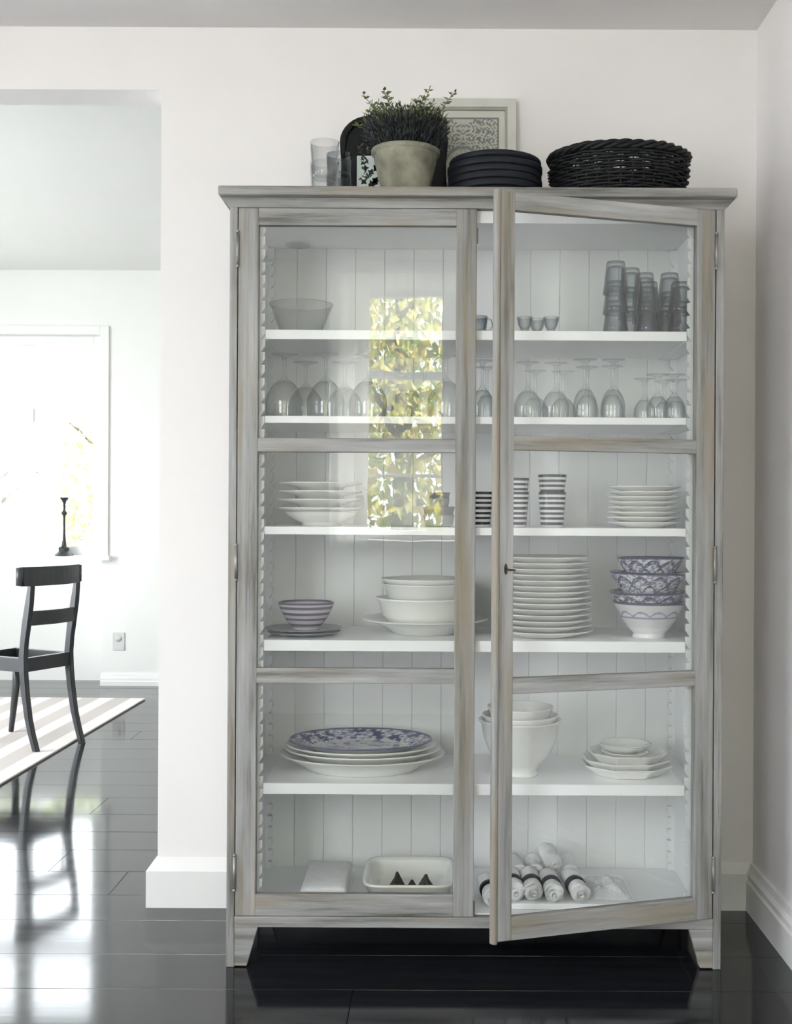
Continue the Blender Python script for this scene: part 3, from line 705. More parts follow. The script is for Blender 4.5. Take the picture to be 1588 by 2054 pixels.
for k in range(36):
    a = 2 * PI * (k + 0.5) / 36; bm = bmesh.new()
    tube_bm(bm, [(bprof(z) * math.cos(a), bprof(z) * 0.78 * math.sin(a), z) for z in (0.002, 0.05, 0.1, 0.15, 0.165)], 0.0032, 5); from_bm('stake', bm, M['wicker'], bk, smooth=True)
for j in range(3):   # plaited rim
    bm = bmesh.new(); n = 132; pts = []
    for k in range(n):
        a = 2 * PI * k / n; q = a * 11 + j * 2 * PI / 3
        R = bprof(0.165) + 0.008 * math.cos(q) + 0.003 * noise.noise((a * 3, j, 1)); pts.append((R * math.cos(a), R * 0.8 * math.sin(a), 0.168 + 0.009 * math.sin(q) + 0.004 * noise.noise((math.cos(a) * 2, math.sin(a) * 2, 4))))
    tube_bm(bm, pts, 0.0085, 7, True); from_bm('rim_plait', bm, M['wicker'], bk, smooth=True)
bm = bmesh.new()
for i in range(70):   # broken willow ends that stick out
    a = rn.uniform(0, 2 * PI); z = rn.uniform(0.01, 0.17); R = bprof(z); p = Vector((R * math.cos(a), R * .78 * math.sin(a), z)); t = Vector((-math.sin(a), math.cos(a), rn.uniform(-.3, .3))) * 0.02 + Vector((math.cos(a), math.sin(a), 0)) * 0.009
    tube_bm(bm, [p, p + t], [0.004, 0.0025], 5)
tag(from_bm('willow_ends', bm, M['wicker'], bk), kind='stuff')
lathe('basket_base', [(0, 0.0), (0.165, 0.0), (0.168, 0.006), (0, 0.006)], M['wicker'], (0, 0, 0), bk, 48, sy=0.78)

# ---------------- shelf 1
Z1, Z2, Z3, Z4, Z5 = [z for z, t in SH]; Z6 = 0.134; E = 0.0004
gb = [(0, 0.003), (0.050, 0.0), (0.053, 0.003), (0.060, 0.02), (0.078, 0.072), (0.0875, 0.092), (0.0885, 0.095), (0.085, 0.0945), (0.075, 0.072), (0.057, 0.022), (0.048, 0.008), (0, 0.008)]
tag(lathe('glass_bowl', gb, M['drink'], (X(602, 3.2), 3.2, Z1 + E), seg=48), 'flared clear glass bowl alone on the topmost shelf behind the left door', 'bowl')
# small cups left of the tumblers
def p_egg(h=0.046): return [(0, 0.0), (0.0135, 0.0), (0.014, 0.002), (0.009, 0.006), (0.011, 0.012), (0.017, 0.024), (0.0215, h - 0.002), (0.0215, h), (0.0195, h), (0.0155, 0.024), (0.009, 0.014), (0, 0.012)]
GC = 'small glass cups on the topmost shelf'
c0 = None
for i, xx in enumerate((1050, 1077, 1103)):
    if c0 is None: c0 = o = lathe('glass_cup', p_egg(), M['tumb'], (X(xx, 3.1), 3.1, Z1 + E), seg=28)
    else: o = copy_thing(c0, (X(xx, 3.1), 3.1 + 0.03 * (i == 1), Z1 + E))
    tag(o, ('small stemmed glass cup nearest the door stile on the topmost shelf', 'small stemmed glass cup, middle of the row of three on the topmost shelf', 'small stemmed glass cup nearest the tumblers, end of the row of three')[i], 'cup', GC)
gc = empty('glass_cup', (X(958, 3.12), 3.12, Z1 + E)); tag(gc, 'glass cup with a curled handle seen in the gap between the doors', 'cup', GC)
lathe('bowl', [(0, 0), (0.02, 0), (0.021, 0.003), (0.026, 0.02), (0.030, 0.05), (0.028, 0.05), (0.023, 0.018), (0, 0.008)], M['tumb'], (-0.005, 0, 0), gc, 28)
bm = bmesh.new(); tube_bm(bm, [(0.022, 0, 0.046), (0.034, 0, 0.040), (0.037, 0, 0.026), (0.030, 0, 0.014), (0.019, 0, 0.012)], 0.0026, 8); from_bm('handle', bm, M['tumb'], gc, smooth=True)
# inverted, nested tumblers
TH = 0.086; tp = flip(p_tumbler(0.034, 0.0245, TH, t=0.0022, base=0.012), TH)
t0 = None; GTB = 'tumblers stacked upside down on the topmost shelf'
COL = [(1232, 3.085, 3, 'tower standing nearest the glass cups'), (1262, 3.17, 3, 'rear tower second from the glass cups'), (1297, 3.09, 2, 'front middle tower'), (1290, 3.235, 3, 'tall tower behind the middle one'),
       (1340, 3.235, 3, 'rear tower by the side panel'), (1362, 3.09, 2, 'front tower by the side panel'), (1331, 3.155, 1, 'single one between the two front towers')]
TL = ['bottom', 'middle', 'top']
for xx, d, n, w_ in COL:
    for k in range(n):
        loc = (X(xx, d), d, Z1 + E + 0.0525 * k)
        if t0 is None: t0 = o = lathe('tumbler', tp, M['tumb'], loc, seg=26)
        else: o = copy_thing(t0, loc)
        lv = 'only' if n == 1 else (('bottom', 'top') if n == 2 else TL)[k]
        tag(o, ('upside-down grey tumbler, %s of the %s' % (lv, w_)) if n > 1 else 'upside-down grey tumbler standing single between the two front towers', 'glass', GTB)
# ---------------- shelf 2: stemware upside down
def stem(h, R, rim, bh, foot): return flip(p_wine(h, R, rim, bh, foot), h)
KIND = {'big': stem(0.172, 0.051, 0.049, 0.106, 0.036), 'red': stem(0.150, 0.037, 0.035, 0.078, 0.032), 'slim': stem(0.158, 0.032, 0.031, 0.084, 0.031), 'small': stem(0.118, 0.029, 0.028, 0.064, 0.029)}
PROTO = {}; GW = 'stemmed glasses upside down on the second shelf'
def stemglass(kind, xx, d, label):
    loc = (X(xx, d), d, Z2 + E)
    if kind not in PROTO: PROTO[kind] = o = lathe('wine_glass', KIND[kind], M['drink'], loc, seg=30)
    else: o = copy_thing(PROTO[kind], loc)
    tag(o, label, 'wine glass', GW)
FR = 'balloon wine glass upside down, %s'
stemglass('big', 569, 3.12, FR % 'nearest the left side panel in front')
stemglass('big', 652, 3.12, FR % 'second from the left side panel in front')
stemglass('big', 737, 3.12, FR % 'third from the left side panel in front')
stemglass('big', 893, 3.12, FR % 'behind the free edge of the left door')
stemglass('big', 612, 3.29, FR % 'rear row, nearest the left side panel')
stemglass('big', 690, 3.29, FR % 'rear row, second from the left side panel')
stemglass('big', 850, 3.29, FR % 'rear row, behind the stemless glasses')
for i, (xx, k) in enumerate(((800, 0), (826, 1))):
    pass
g = lathe('stemless_glass', flip(p_tumbler(0.043, 0.034, 0.072), 0.072), M['drink'], (X(813, 3.1), 3.1, Z2 + E), seg=32)
tag(g, 'stemless glass upside down between the balloon glasses behind the left door', 'glass')
stemglass('slim', 966, 3.12, 'slim wine glass upside down, in front in the gap between the doors')
stemglass('slim', 975, 3.27, 'slim wine glass upside down, rear in the gap between the doors')
RK = [('red', 1057, 3.09), ('red', 1113, 3.10), ('slim', 1172, 3.09), ('slim', 1228, 3.09)]
for i, (k, xx, d) in enumerate(RK): stemglass(k, xx, d, '%s wine glass upside down, front row, %s from the leading door stile' % ('round' if k == 'red' else 'slim', ORD[i]))
RB = [('red', 1072, 3.28), ('red', 1128, 3.29), ('slim', 1176, 3.25), ('slim', 1226, 3.23)]
for i, (k, xx, d) in enumerate(RB): stemglass(k, xx, d, '%s wine glass upside down, rear row, %s from the leading door stile' % ('round' if k == 'red' else 'slim', ORD[i]))
for i, (xx, d) in enumerate(((1291, 3.18), (1317, 3.08), (1351, 3.08), (1331, 3.24), (1354, 3.20))):
    stemglass('small', xx, d, 'small stemmed glass upside down, %s' % ('rear row beside the slim glasses', 'front row, farther from the side panel', 'front row, nearer the side panel', 'rear row, middle of the small cluster', 'rear row, nearest the side panel')[i])
# ---------------- shelf 3
zz = Z3 + E; gx = X(642, 3.16)
o = lathe('soup_bowl', p_bowl(0.100, 0.055, 0.038), M['white'], (gx + 0.003, 3.16, zz), seg=56); tag(o, 'white soup bowl at the foot of the wide-rimmed stack behind the left door', 'bowl'); zz += 0.020
RS = ['lowest', 'second from the bottom', 'second from the top', 'topmost']
for i in range(4):
    o = lathe('rimmed_plate', [(0, 0), (0.05, 0), (0.053, 0.002), (0.066, 0.017), (0.112, 0.026), (0.1135, 0.028), (0.112, 0.030), (0.066, 0.021), (0.05, 0.006), (0, 0.005)], M['cream'], (gx + rn.uniform(-.002, .002), 3.16, zz), seg=56)
    tag(o, 'wide-rimmed white soup plate, %s of four behind the left door' % RS[i], 'plate', 'wide-rimmed plates on the third shelf'); zz += 0.0225
# grey ramekins behind the free stile of the left door
zz = Z3 + E
for i, (R, rb, h, dz, m) in enumerate(((0.042, 0.037, 0.032, 0.026, 'greyl'), (0.043, 0.038, 0.028, 0.024, 'greydish'), (0.029, 0.025, 0.026, 0.020, 'greyl'), (0.030, 0.026, 0.022, 0.02, 'greydish'))):
    o = lathe('ramekin', p_cup(R, rb, h), M[m], (X(880, 3.12), 3.12, zz), seg=40); zz += dz
    tag(o, 'grey ramekin, %s in the pile against the left door edge' % ('broad pale one at the bottom', 'broad dark one, second up', 'narrow pale one, third up', 'narrow dark one on top')[i], 'ramekin', 'grey ramekins on the third shelf')
def striped(per, duty, ca_, cb_, z0=0.0):
    return lambda t, r, z, f: (ca_ if ((z - z0) / per) % 1.0 < duty and f < 0.8 else cb_)
def dense(prof, step=0.0016):
    out = [prof[0]]
    for a, b in zip(prof[:-1], prof[1:]):
        n = max(1, int(math.hypot(b[0] - a[0], b[1] - a[1]) / step))
        for i in range(1, n + 1): out.append((a[0] + (b[0] - a[0]) * i / n, a[1] + (b[1] - a[1]) * i / n))
    return out
def striped_cup(loc, R, rb, h, label, stripes=7):
    prof = dense(p_cup(R, rb, h, 0.0028), 0.0011); per = h / stripes
    def pat(t, r, z, f):
        if r < rb * 0.98 or z < 0.001: return (0.74, 0.73, 0.74)
        return (0.02, 0.02, 0.03) if ((h - z) / per) % 1.0 < 0.5 else (0.74, 0.73, 0.74)
    o = lathe('striped_beaker', prof, M['vc'], loc, seg=40, pattern=pat); tag(o, label, 'cup', 'black and white striped beakers on the third shelf')
BD = 3.09
striped_cup((X(1107, BD), BD, Z3 + E), 0.037, 0.0305, 0.094, 'black-banded white beaker, lower of the pair right of the door stile', 7)
striped_cup((X(1107, BD), BD, Z3 + E + 0.046), 0.0385, 0.027, 0.094, 'black-banded white beaker, upper of the pair right of the door stile', 7)
striped_cup((X(1033, BD + .02), BD + .02, Z3 + E), 0.037, 0.0305, 0.094, 'black-banded white beaker, lower of the pair cut by the door stile', 7)
striped_cup((X(1033, BD + .02), BD + .02, Z3 + E + 0.037), 0.0375, 0.0265, 0.094, 'black-banded white beaker, upper of the pair cut by the door stile', 7)
striped_cup((X(962, BD), BD + 0.02, Z3 + E), 0.036, 0.029, 0.094, 'single black-banded white beaker showing in the gap between the doors', 7)
# side plates
zz = Z3 + E
for i in range(8):
    o = lathe('side_plate', p_plate(0.0985 + rn.uniform(-.001, .001), 0.016), M['white'], (X(1291, 3.14) + rn.uniform(-.0015, .0015), 3.14, zz), seg=56); zz += 0.0136
    tag(o, 'white side plate, %s in the stack below the small stemmed glasses' % ('at the bottom' if i == 0 else 'at the top' if i == 7 else ORD[i] + ' from the bottom'), 'plate', 'white side plates on the third shelf')
# ---------------- shelf 4
zz = Z4 + E
for i in range(2):
    o = lathe('saucer_plate', p_plate(0.105 - 0.006 * (1 - i), 0.013), M['greydish'], (X(611, 3.15), 3.15, zz), seg=56); zz += 0.009
    tag(o, ('dark grey plate underneath, lower of two below the striped bowl', 'dark grey plate directly under the striped bowl')[i], 'plate', 'dark grey plates on the fourth shelf')
    sp = None
def pat_sb(t, r, z, f):
    return (0.10, 0.09, 0.12) if ((z - 0.004) / 0.0155) % 1.0 > 0.55 or z > 0.071 else (0.52, 0.48, 0.55)
o = lathe('striped_bowl', dense(p_bowl(0.0755, 0.036, 0.076, foot=0.007), 0.0013), M['vc'], (X(615, 3.15), 3.15, Z4 + E + 0.0138), seg=56, pattern=pat_sb)
tag(o, 'small grey banded bowl standing on two dark plates', 'bowl')
# big stack behind the left door edge
BXX = X(853, 3.22)
def pileB(z, prof, label, m='white', nm='serving_bowl'): tag(lathe(nm, prof, M[m], (BXX, 3.22, z), seg=64), label, 'bowl', 'large serving bowls behind the left door edge')
pileB(Z4 + E, [(0, 0.002), (0.085, 0.0), (0.09, 0.002), (0.115, 0.022), (0.170, 0.038), (0.176, 0.040), (0.175, 0.043), (0.112, 0.030), (0.085, 0.010), (0, 0.009)], 'wide shallow white bowl at the bottom of the large stack', 'cream')
pileB(Z4 + 0.0125, [(0, 0), (0.075, 0), (0.09, 0.006), (0.118, 0.040), (0.130, 0.078), (0.135, 0.082), (0.137, 0.087), (0.130, 0.088), (0.113, 0.042), (0.085, 0.010), (0, 0.006)], 'deep white bowl with a rolled rim, second in the large stack')
pileB(Z4 + 0.070, [(0, 0), (0.08, 0), (0.098, 0.008), (0.108, 0.045), (0.118, 0.064), (0.121, 0.068), (0.116, 0.069), (0.103, 0.045), (0.09, 0.012), (0, 0.006)], 'white bowl with straight flared wall, third in the large stack', 'cream')
pileB(Z4 + 0.124, [(0, 0), (0.085, 0), (0.104, 0.010), (0.119, 0.024), (0.121, 0.028), (0.117, 0.029), (0.10, 0.014), (0, 0.006)], 'shallow white bowl on top of the large stack')
# dinner plates
zz = Z4 + E; NP = 14
for i in range(NP):
    R = 0.1345 - 0.0008 * i + rn.uniform(-.001, .001); d = 3.16
    o = lathe('dinner_plate', p_plate(R, 0.020), M['white'], (X(1091, d) + rn.uniform(-.002, .002), d, zz), seg=64); zz += 0.0152
    tag(o, 'large white dinner plate, %s of the tall stack' % ('lowest' if i == 0 else 'topmost' if i == NP - 1 else ORD[i] + ' from the bottom'), 'plate', 'white dinner plates on the fourth shelf')
# patterned bowls
NV = (0.03, 0.03, 0.085); WH = (0.72, 0.72, 0.73); LV = (0.24, 0.23, 0.37)
def pat_bowl(v, R, h):
    def f_(t, r, z, f):
        u = z / h
        if f > 0.62: return WH if u < 0.86 else NV
        if u > 0.93: return NV
        if u < 0.12: return WH
        a = (t * 11 / (2 * PI)) % 1.0; sc = abs(math.sin(PI * a))
        if v == 0:
            k = abs((u - 0.62) - 0.12 * sc); 
            if 0.55 < u < 0.60: return LV
            if k < 0.025 and u > 0.5: return LV
            return (0.62, 0.62, 0.62) if u > 0.3 else WH
        b0 = 0.66 + 0.2 * sc; b1 = 0.36 + 0.22 * abs(math.sin(PI * ((a + 0.5) % 1)))
        if abs(u - b0) < 0.03 or abs(u - b1) < 0.025: return NV
        if abs(u - b0 + 0.07) < 0.018: return NV
        if noise.noise((math.cos(t) * 14, math.sin(t) * 14, z * 180 + v * 9)) > 0.02: return LV
        return WH
    return f_
bxw = X(1302, 3.14); GPB = 'blue and white patterned bowls on the fourth shelf'
def pbowl(z, R, h, rf, v, dx, tilt, label):
    o = lathe('patterned_bowl', dense(p_bowl(R, rf, h, foot=0.012, bulge=0.2), 0.0022), M['vc'], (bxw + dx, 3.14, z), seg=150, pattern=pat_bowl(v, R, h))
    o.rotation_euler = (math.radians(tilt[0]), math.radians(tilt[1]), 0.3 * v); tag(o, label, 'bowl', GPB)
pbowl(Z4 + E, 0.097, 0.098, 0.045, 0, 0, (0, 0), 'pale footed bowl with faint lace pattern, bottom of the patterned pile')
pbowl(Z4 + 0.046, 0.1045, 0.080, 0.045, 1, -0.002, (0.5, -1), 'navy and lilac patterned bowl, second from the bottom of its pile')
pbowl(Z4 + 0.090, 0.1035, 0.086, 0.047, 2, -0.004, (0, 1.5), 'navy and lilac patterned bowl, second from the top of its pile')
pbowl(Z4 + 0.139, 0.092, 0.078, 0.042, 3, 0.004, (-1, 1), 'smaller navy scalloped bowl topping the patterned pile')
# ---------------- shelf 5
OV = dict(seg=150)
def p_platter(R, h): return smooth_prof([(0, 0.002), (R * 0.60, 0.0), (R * 0.68, 0.003), (R * 0.80, h * 0.45), (R, h - 0.004)], 3) + [(R * 1.01, h - 0.002), (R, h), (R * 0.80, h * 0.45 + 0.005), (R * 0.68, 0.008), (R * 0.5, 0.0065), (0, 0.0065)]
ox = X(729, 3.2)
def platter(z, R, h, ry, label, mat, pattern=None, dx=0):
    pr = p_platter(R, h)
    if pattern: pr = dense(pr, 0.003)
    tag(lathe('oval_platter', pr, mat, (ox + dx, 3.215, z), seg=150 if pattern else 72, sy=ry, pattern=pattern), label, 'platter', 'oval platters on the fifth shelf')
platter(Z5 + E, 0.226, 0.046, 0.76, 'deep white oval platter at the bottom of the nested platters', M['cream'])
platter(Z5 + 0.018, 0.214, 0.042, 0.75, 'white oval platter, second from the bottom of the nested platters', M['white'], dx=0.002)
platter(Z5 + 0.034, 0.206, 0.037, 0.75, 'white oval platter directly under the flowered one', M['white'], dx=-0.002)
def pat_pl(t, r, z, f):
    R = 0.196; q = r / R; x, y_ = q * math.cos(t), q * math.sin(t)
    if f < 0.48: return WH
    if q > 0.965: return (0.12, 0.13, 0.24)
    n1 = noise.noise((x * 7, y_ * 7, 1)); n2 = noise.noise((x * 22, y_ * 22, 4))
    if q > 0.70: return (0.09, 0.09, 0.2) if n1 + n2 * 0.8 > 0.08 else (0.36, 0.36, 0.48) if n2 > -0.1 else WH
    return LV if n1 + n2 * 0.7 > 0.30 else ((0.10, 0.10, 0.2) if n1 + n2 > 0.62 else WH)
platter(Z5 + 0.050, 0.197, 0.034, 0.77, 'blue flowered oval platter on top of the nested platters', M['vc'], pat_pl, dx=-0.006)
# tureen bowls
tx = X(1045, 3.15)
def tb(z, prof, label, m, nm='mixing_bowl'): return tag(lathe(nm, prof, M[m], (tx, 3.15, z), seg=64), label, 'bowl', 'large bowls behind the right door stile')
tb(Z5 + E, [(0, 0.004), (0.042, 0.0), (0.049, 0.0), (0.049, 0.006), (0.043, 0.016), (0.055, 0.030), (0.083, 0.060), (0.099, 0.100), (0.105, 0.138), (0.112, 0.146), (0.112, 0.150), (0.105, 0.151), (0.099, 0.138), (0.092, 0.100), (0.075, 0.060), (0.04, 0.03), (0, 0.026)], 'tall footed cream bowl, largest of the pile behind the door stile', 'cream')
tb(Z5 + 0.085, [(0, 0), (0.05, 0), (0.07, 0.01), (0.090, 0.040), (0.101, 0.073), (0.104, 0.078), (0.099, 0.079), (0.085, 0.042), (0.065, 0.014), (0, 0.006)], 'white bowl nested in the tall footed cream bowl', 'white')
tb(Z5 + 0.112, [(0, 0), (0.04, 0), (0.06, 0.01), (0.078, 0.040), (0.088, 0.068), (0.090, 0.073), (0.085, 0.073), (0.072, 0.042), (0.055, 0.014), (0, 0.006)], 'smallest white bowl at the top of the nested pile', 'cream')
# square dishes
def octa(t): c, s = abs(math.cos(t)), abs(math.sin(t)); return 1 / max(c, s, (c + s) / 1.45)
def sq(z, R, h, label, dx=0, m='white'):
    pr = [(0, 0.001), (R * 0.66, 0), (R * 0.70, 0.001), (R * 0.98, h - 0.004), (R, h - 0.001), (R * 0.97, h), (R * 0.72, 0.007), (R * 0.6, 0.0055), (0, 0.0055)]
    tag(lathe('square_dish', pr, M[m], (X(1257, 3.17) + dx, 3.17, z), seg=64, shape=octa, sy=0.95, rot=0.0, smooth=False), label, 'dish', 'square dishes on the fifth shelf')
sq(Z5 + E, 0.118, 0.030, 'square white dish with cut corners at the bottom of three', 0.002)
sq(Z5 + 0.013, 0.115, 0.032, 'square white dish with cut corners, middle of three', 0)
sq(Z5 + 0.029, 0.103, 0.034, 'square white dish with cut corners holding the round shallow bowls', 0.004)
tag(lathe('shallow_bowl', p_bowl(0.066, 0.030, 0.024, foot=0.004), M['cream'], (X(1255, 3.17), 3.17, Z5 + 0.0375), seg=48), 'shallow round white bowl, lower one on the square dishes', 'bowl', 'shallow round bowls on the square dishes')
tag(lathe('shallow_bowl', p_bowl(0.073, 0.028, 0.032, foot=0.004), M['cream'], (X(1253, 3.17), 3.17, Z5 + 0.051), seg=48), 'shallow round white bowl, upper one on the square dishes', 'bowl', 'shallow round bowls on the square dishes')
# ---------------- cabinet floor
# folded linen on a little footed tray
ln = empty('linen_bundle', (-0.3025, 3.195, Z6 + E)); tag(ln, 'folded white linen on a small footed tray on the cabinet floor, left side', 'linen')
bm = bmesh.new(); add_box(bm, -0.062, 0.062, -0.125, 0.13, 0.012, 0.048, 0.012)
bmesh.ops.subdivide_edges(bm, edges=bm.edges[:], cuts=2, use_grid_fill=True)
for v in bm.verts: v.co.z += 0.004 * noise.noise(v.co * 25); v.co.x += 0.003 * noise.noise(v.co * 18)
from_bm('linen', bm, M['linen'], ln, smooth=True)
box('tray', -0.066, 0.066, -0.131, 0.134, 0.007, 0.012, M['white'], ln, 0.002)
for sx_ in (-1, 1):
    for sy_ in (-1, 1): lathe('foot', [(0, 0), (0.008, 0), (0.006, 0.007), (0, 0.007)], M['white'], (sx_ * 0.057, sy_ * 0.12, 0), ln, 12)
# baking dish
def supe(p): return lambda t: (abs(math.cos(t)) ** p + abs(math.sin(t)) ** p) ** (-1 / p)
bdx = X(825, 3.2); 
bd = tag(lathe('baking_dish', [(0, 0.002), (0.100, 0), (0.106, 0.003), (0.116, 0.046), (0.1235, 0.050), (0.125, 0.055), (0.116, 0.0565), (0.111, 0.046), (0.101, 0.009), (0.08, 0.006), (0, 0.006)], M['white'], (bdx, 3.2, Z6 + E), seg=96, shape=supe(6), sy=1.08), 'white rounded rectangular baking dish on the cabinet floor', 'dish')
for i, (xx, d, h) in enumerate(((800, 3.20, 0.044), (830, 3.15, 0.038), (858, 3.20, 0.038))):
    bm = bmesh.new(); R = 0.026
    for k in range(3):
        q = k * PI / 3 + i * 0.5
        p = [(-R * math.cos(q), -R * math.sin(q), 0.0), (R * math.cos(q), R * math.sin(q), 0.0), (R * 0.1 * math.cos(q), R * 0.1 * math.sin(q), h)]
        nrm = Vector((-math.sin(q), math.cos(q), 0)) * 0.002
        A = [bm.verts.new(Vector(v) + nrm) for v in p]; B = [bm.verts.new(Vector(v) - nrm) for v in p]
        bm.faces.new(A); bm.faces.new(B[::-1])
        for m_ in range(3): bm.faces.new((A[m_], B[m_], B[(m_ + 1) % 3], A[(m_ + 1) % 3]))
    tag(from_bm('metal_ornament', bm, M['black'], None, (X(xx, d), d, Z6 + 0.008)), 'small black pointed ornament lying in the baking dish, %s' % ('farthest from the door edge', 'middle of three', 'nearest the door edge')[i], 'ornament', 'black ornaments in the baking dish')
# white board with rolled napkins
wb = tag(box('serving_board', 0.176, X(1283, 3.055), 3.052, 3.30, Z6 + E, Z6 + 0.016, M['shelfw'], None, 0.003), 'flat white board under the banded napkins on the cabinet floor', 'board')
wb.data.transform(Matrix.Translation((-0.33, -3.17, -Z6))); wb.location = (0.33, 3.17, Z6)
def roll_mesh(L_, r, seed):
    vs = []; fs = []; nr, sg = 16, 30; rs = random.Random(seed)
    for i in range(nr + 1):
        u = i / nr; y_ = (u - 0.5) * L_
        for k in range(sg):
            a = 2 * PI * k / sg; pinch = 1 - 0.16 * math.exp(-((u - 0.45) / 0.13) ** 2)
            rr = r * pinch * (1 + 0.16 * noise.noise((math.cos(a) * 1.6 + seed, math.sin(a) * 1.6, u * 4)) + 0.06 * abs(math.sin(a * 3 + seed)) * (1 if u < .3 else .6))
            vs.append((rr * math.cos(a), y_ + 0.006 * noise.noise((math.cos(a) * 2, math.sin(a) * 2, seed)) * (i in (0, nr)), rr * math.sin(a) * 0.92))
    for i in range(nr):
        for k in range(sg): a = i * sg + k; b = i * sg + (k + 1) % sg; fs.append((a, b, b + sg, a + sg))
    # spiral folds on the front end
    base = 0
    for ring in range(1, 5):
        b0 = len(vs)
        for k in range(sg):
            a = 2 * PI * k / sg; rr = r * (1 - ring * 0.19) * (1 + 0.16 * noise.noise((math.cos(a) * 2 + seed, math.sin(a) * 2, ring))); vs.append((rr * math.cos(a) - 0.003 * ring * math.sin(seed), -L_ / 2 + (0.010 if ring % 2 else -0.003) + 0.005 * math.sin(a + ring + seed), rr * math.sin(a) * 0.92 - 0.0015 * ring))
        for k in range(sg): fs.append((base + k, b0 + k, b0 + (k + 1) % sg, base + (k + 1) % sg))
        base = b0
    fs.append(tuple(base + k for k in range(sg))); fs.append(tuple(nr * sg + k for k in range(sg)))
    me = bpy.data.meshes.new('roll'); me.from_pydata(vs, [], fs); return me
def napkin(xx, d, z, rz, seed, label, L_=0.15, r=0.0245, band=True):
    root = empty('rolled_napkin', (X(xx, d), d, z + r * 1.08), rz); root.rotation_euler = (0, 0, rz)
    tag(root, label, 'napkin', 'rolled napkins on the cabinet floor')
    link('napkin_roll', roll_mesh(L_, r, seed), M['linen'], root, smooth=True)
    if band:
        bm = bmesh.new(); y0 = -0.012
        rr = r * 0.93; n = 28; R_ = [[bm.verts.new((q * math.cos(2 * PI * k / n), y_, q * math.sin(2 * PI * k / n) * 0.95)) for k in range(n)] for q, y_ in ((rr * 1.02, y0 - 0.013), (rr * 1.20, y0 - 0.011), (rr * 1.20, y0 + 0.011), (rr * 1.02, y0 + 0.013))]
        for q in range(4):
            for k in range(n): bm.faces.new((R_[q][k], R_[q][(k + 1) % n], R_[(q + 1) % 4][(k + 1) % n], R_[(q + 1) % 4][k]))
        from_bm('band', bm, M['black'], root, smooth=True)
ZN = Z6 + 0.0165
NF = [(985, 3.14, 0.10), (1032, 3.14, 0.05), (1069, 3.14, 0.0), (1108, 3.13, 0.03), (1156, 3.13, 0.10)]
NL = ['seen in the gap between the doors', 'half behind the door stile', 'second from the door stile', 'third from the door stile', 'at the end nearest the crumpled tissue']
for i, (xx, d, rz) in enumerate(NF): napkin(xx, d, ZN if i else Z6 + E, rz, i * 3.1, 'white rolled napkin with a black band, %s' % NL[i])
for i, (xx, d, rz) in enumerate(((1038, 3.285, 0.1), (1074, 3.285, 0.0), (1106, 3.285, 0.05), (1143, 3.285, 0.0))):
    napkin(xx, d, ZN + (0.0 if i != 2 else 0.030), rz, 20 + i * 2.3, 'white rolled napkin without band, behind the front row, %s' % ('nearest the door stile', 'second from the door stile', 'third and topmost', 'at the end nearest the crumpled tissue')[i], 0.12, 0.0235, False)
bm = bmesh.new(); bmesh.ops.create_grid(bm, x_segments=36, y_segments=36, size=0.5)
for v in bm.verts:
    u, w_ = v.co.x, v.co.y; e = max(0, 1 - (2 * abs(u)) ** 4) * max(0, 1 - (2 * abs(w_)) ** 4)
    v.co = Vector((u * 0.12, w_ * 0.17, 0.001 + e * (0.022 + 0.016 * noise.noise((u * 5, w_ * 5, 3)) + 0.007 * noise.noise((u * 17, w_ * 17, 8)))))
r_ = bmesh.ops.extrude_face_region(bm, geom=bm.faces[:])
for v in [g for g in r_['geom'] if isinstance(g, bmesh.types.BMVert)]: v.co.z = 0.0003
tag(from_bm('tissue_bundle', bm, M['crinkle'], None, (X(1218, 3.17), 3.17, Z6 + 0.0165), smooth=True), 'crumpled white tissue beside the banded napkins', 'tissue')

# ------------------------------------------------------------------ the far room
rug = tag(box('striped_rug', -2.0, 0.0, 0, 2.9, 0, 0.010, M['rug'], None, 0.003, loc=(-1.873, 4.25, 0.001)), 'flat woven rug with white and taupe stripes under the black chair', 'rug')
rug.rotation_euler = (0, 0, -0.0253)
# candlestick on the sill
cs = smooth_prof([(0.0, 0.0), (0.058, 0.0), (0.057, 0.006), (0.040, 0.022), (0.034, 0.030)], 3) + [(0.035, 0.045), (0.036, 0.052), (0.020, 0.058), (0.017, 0.066)] + smooth_prof([(0.016, 0.07), (0.010, 0.12), (0.0085, 0.20), (0.008, 0.252), (0.0095, 0.262)], 3) + smooth_prof([(0.012, 0.268), (0.020, 0.280), (0.012, 0.294), (0.008, 0.300)], 4) + smooth_prof([(0.008, 0.31), (0.011, 0.352), (0.027, 0.376), (0.029, 0.386)], 3) + [(0.024, 0.386), (0.010, 0.372), (0, 0.37)]
CSX, CSZ = px(128, 1113, 7.71)
tag(lathe('candlestick', cs, M['iron'], (CSX, 7.715, 0.8625), seg=32), 'slim turned black candlestick standing on the far window sill', 'candlestick')
# socket
so_ = empty('wall_socket', (X(239, 7.72), YW - 0.001, 0.293)); tag(so_, 'small white wall socket plate beside the far window, above the baseboard', 'socket')
so_['kind'] = 'thing'
box('plate', -0.04, 0.04, -0.008, 0.0, -0.06, 0.06, M['plug'], so_, 0.003)
lathe('insert', [(0, 0), (0.022, 0), (0.022, 0.002), (0, 0.002)], M['plug'], (0, -0.0085, 0.02), so_, 20).rotation_euler = (PI / 2, 0, 0)
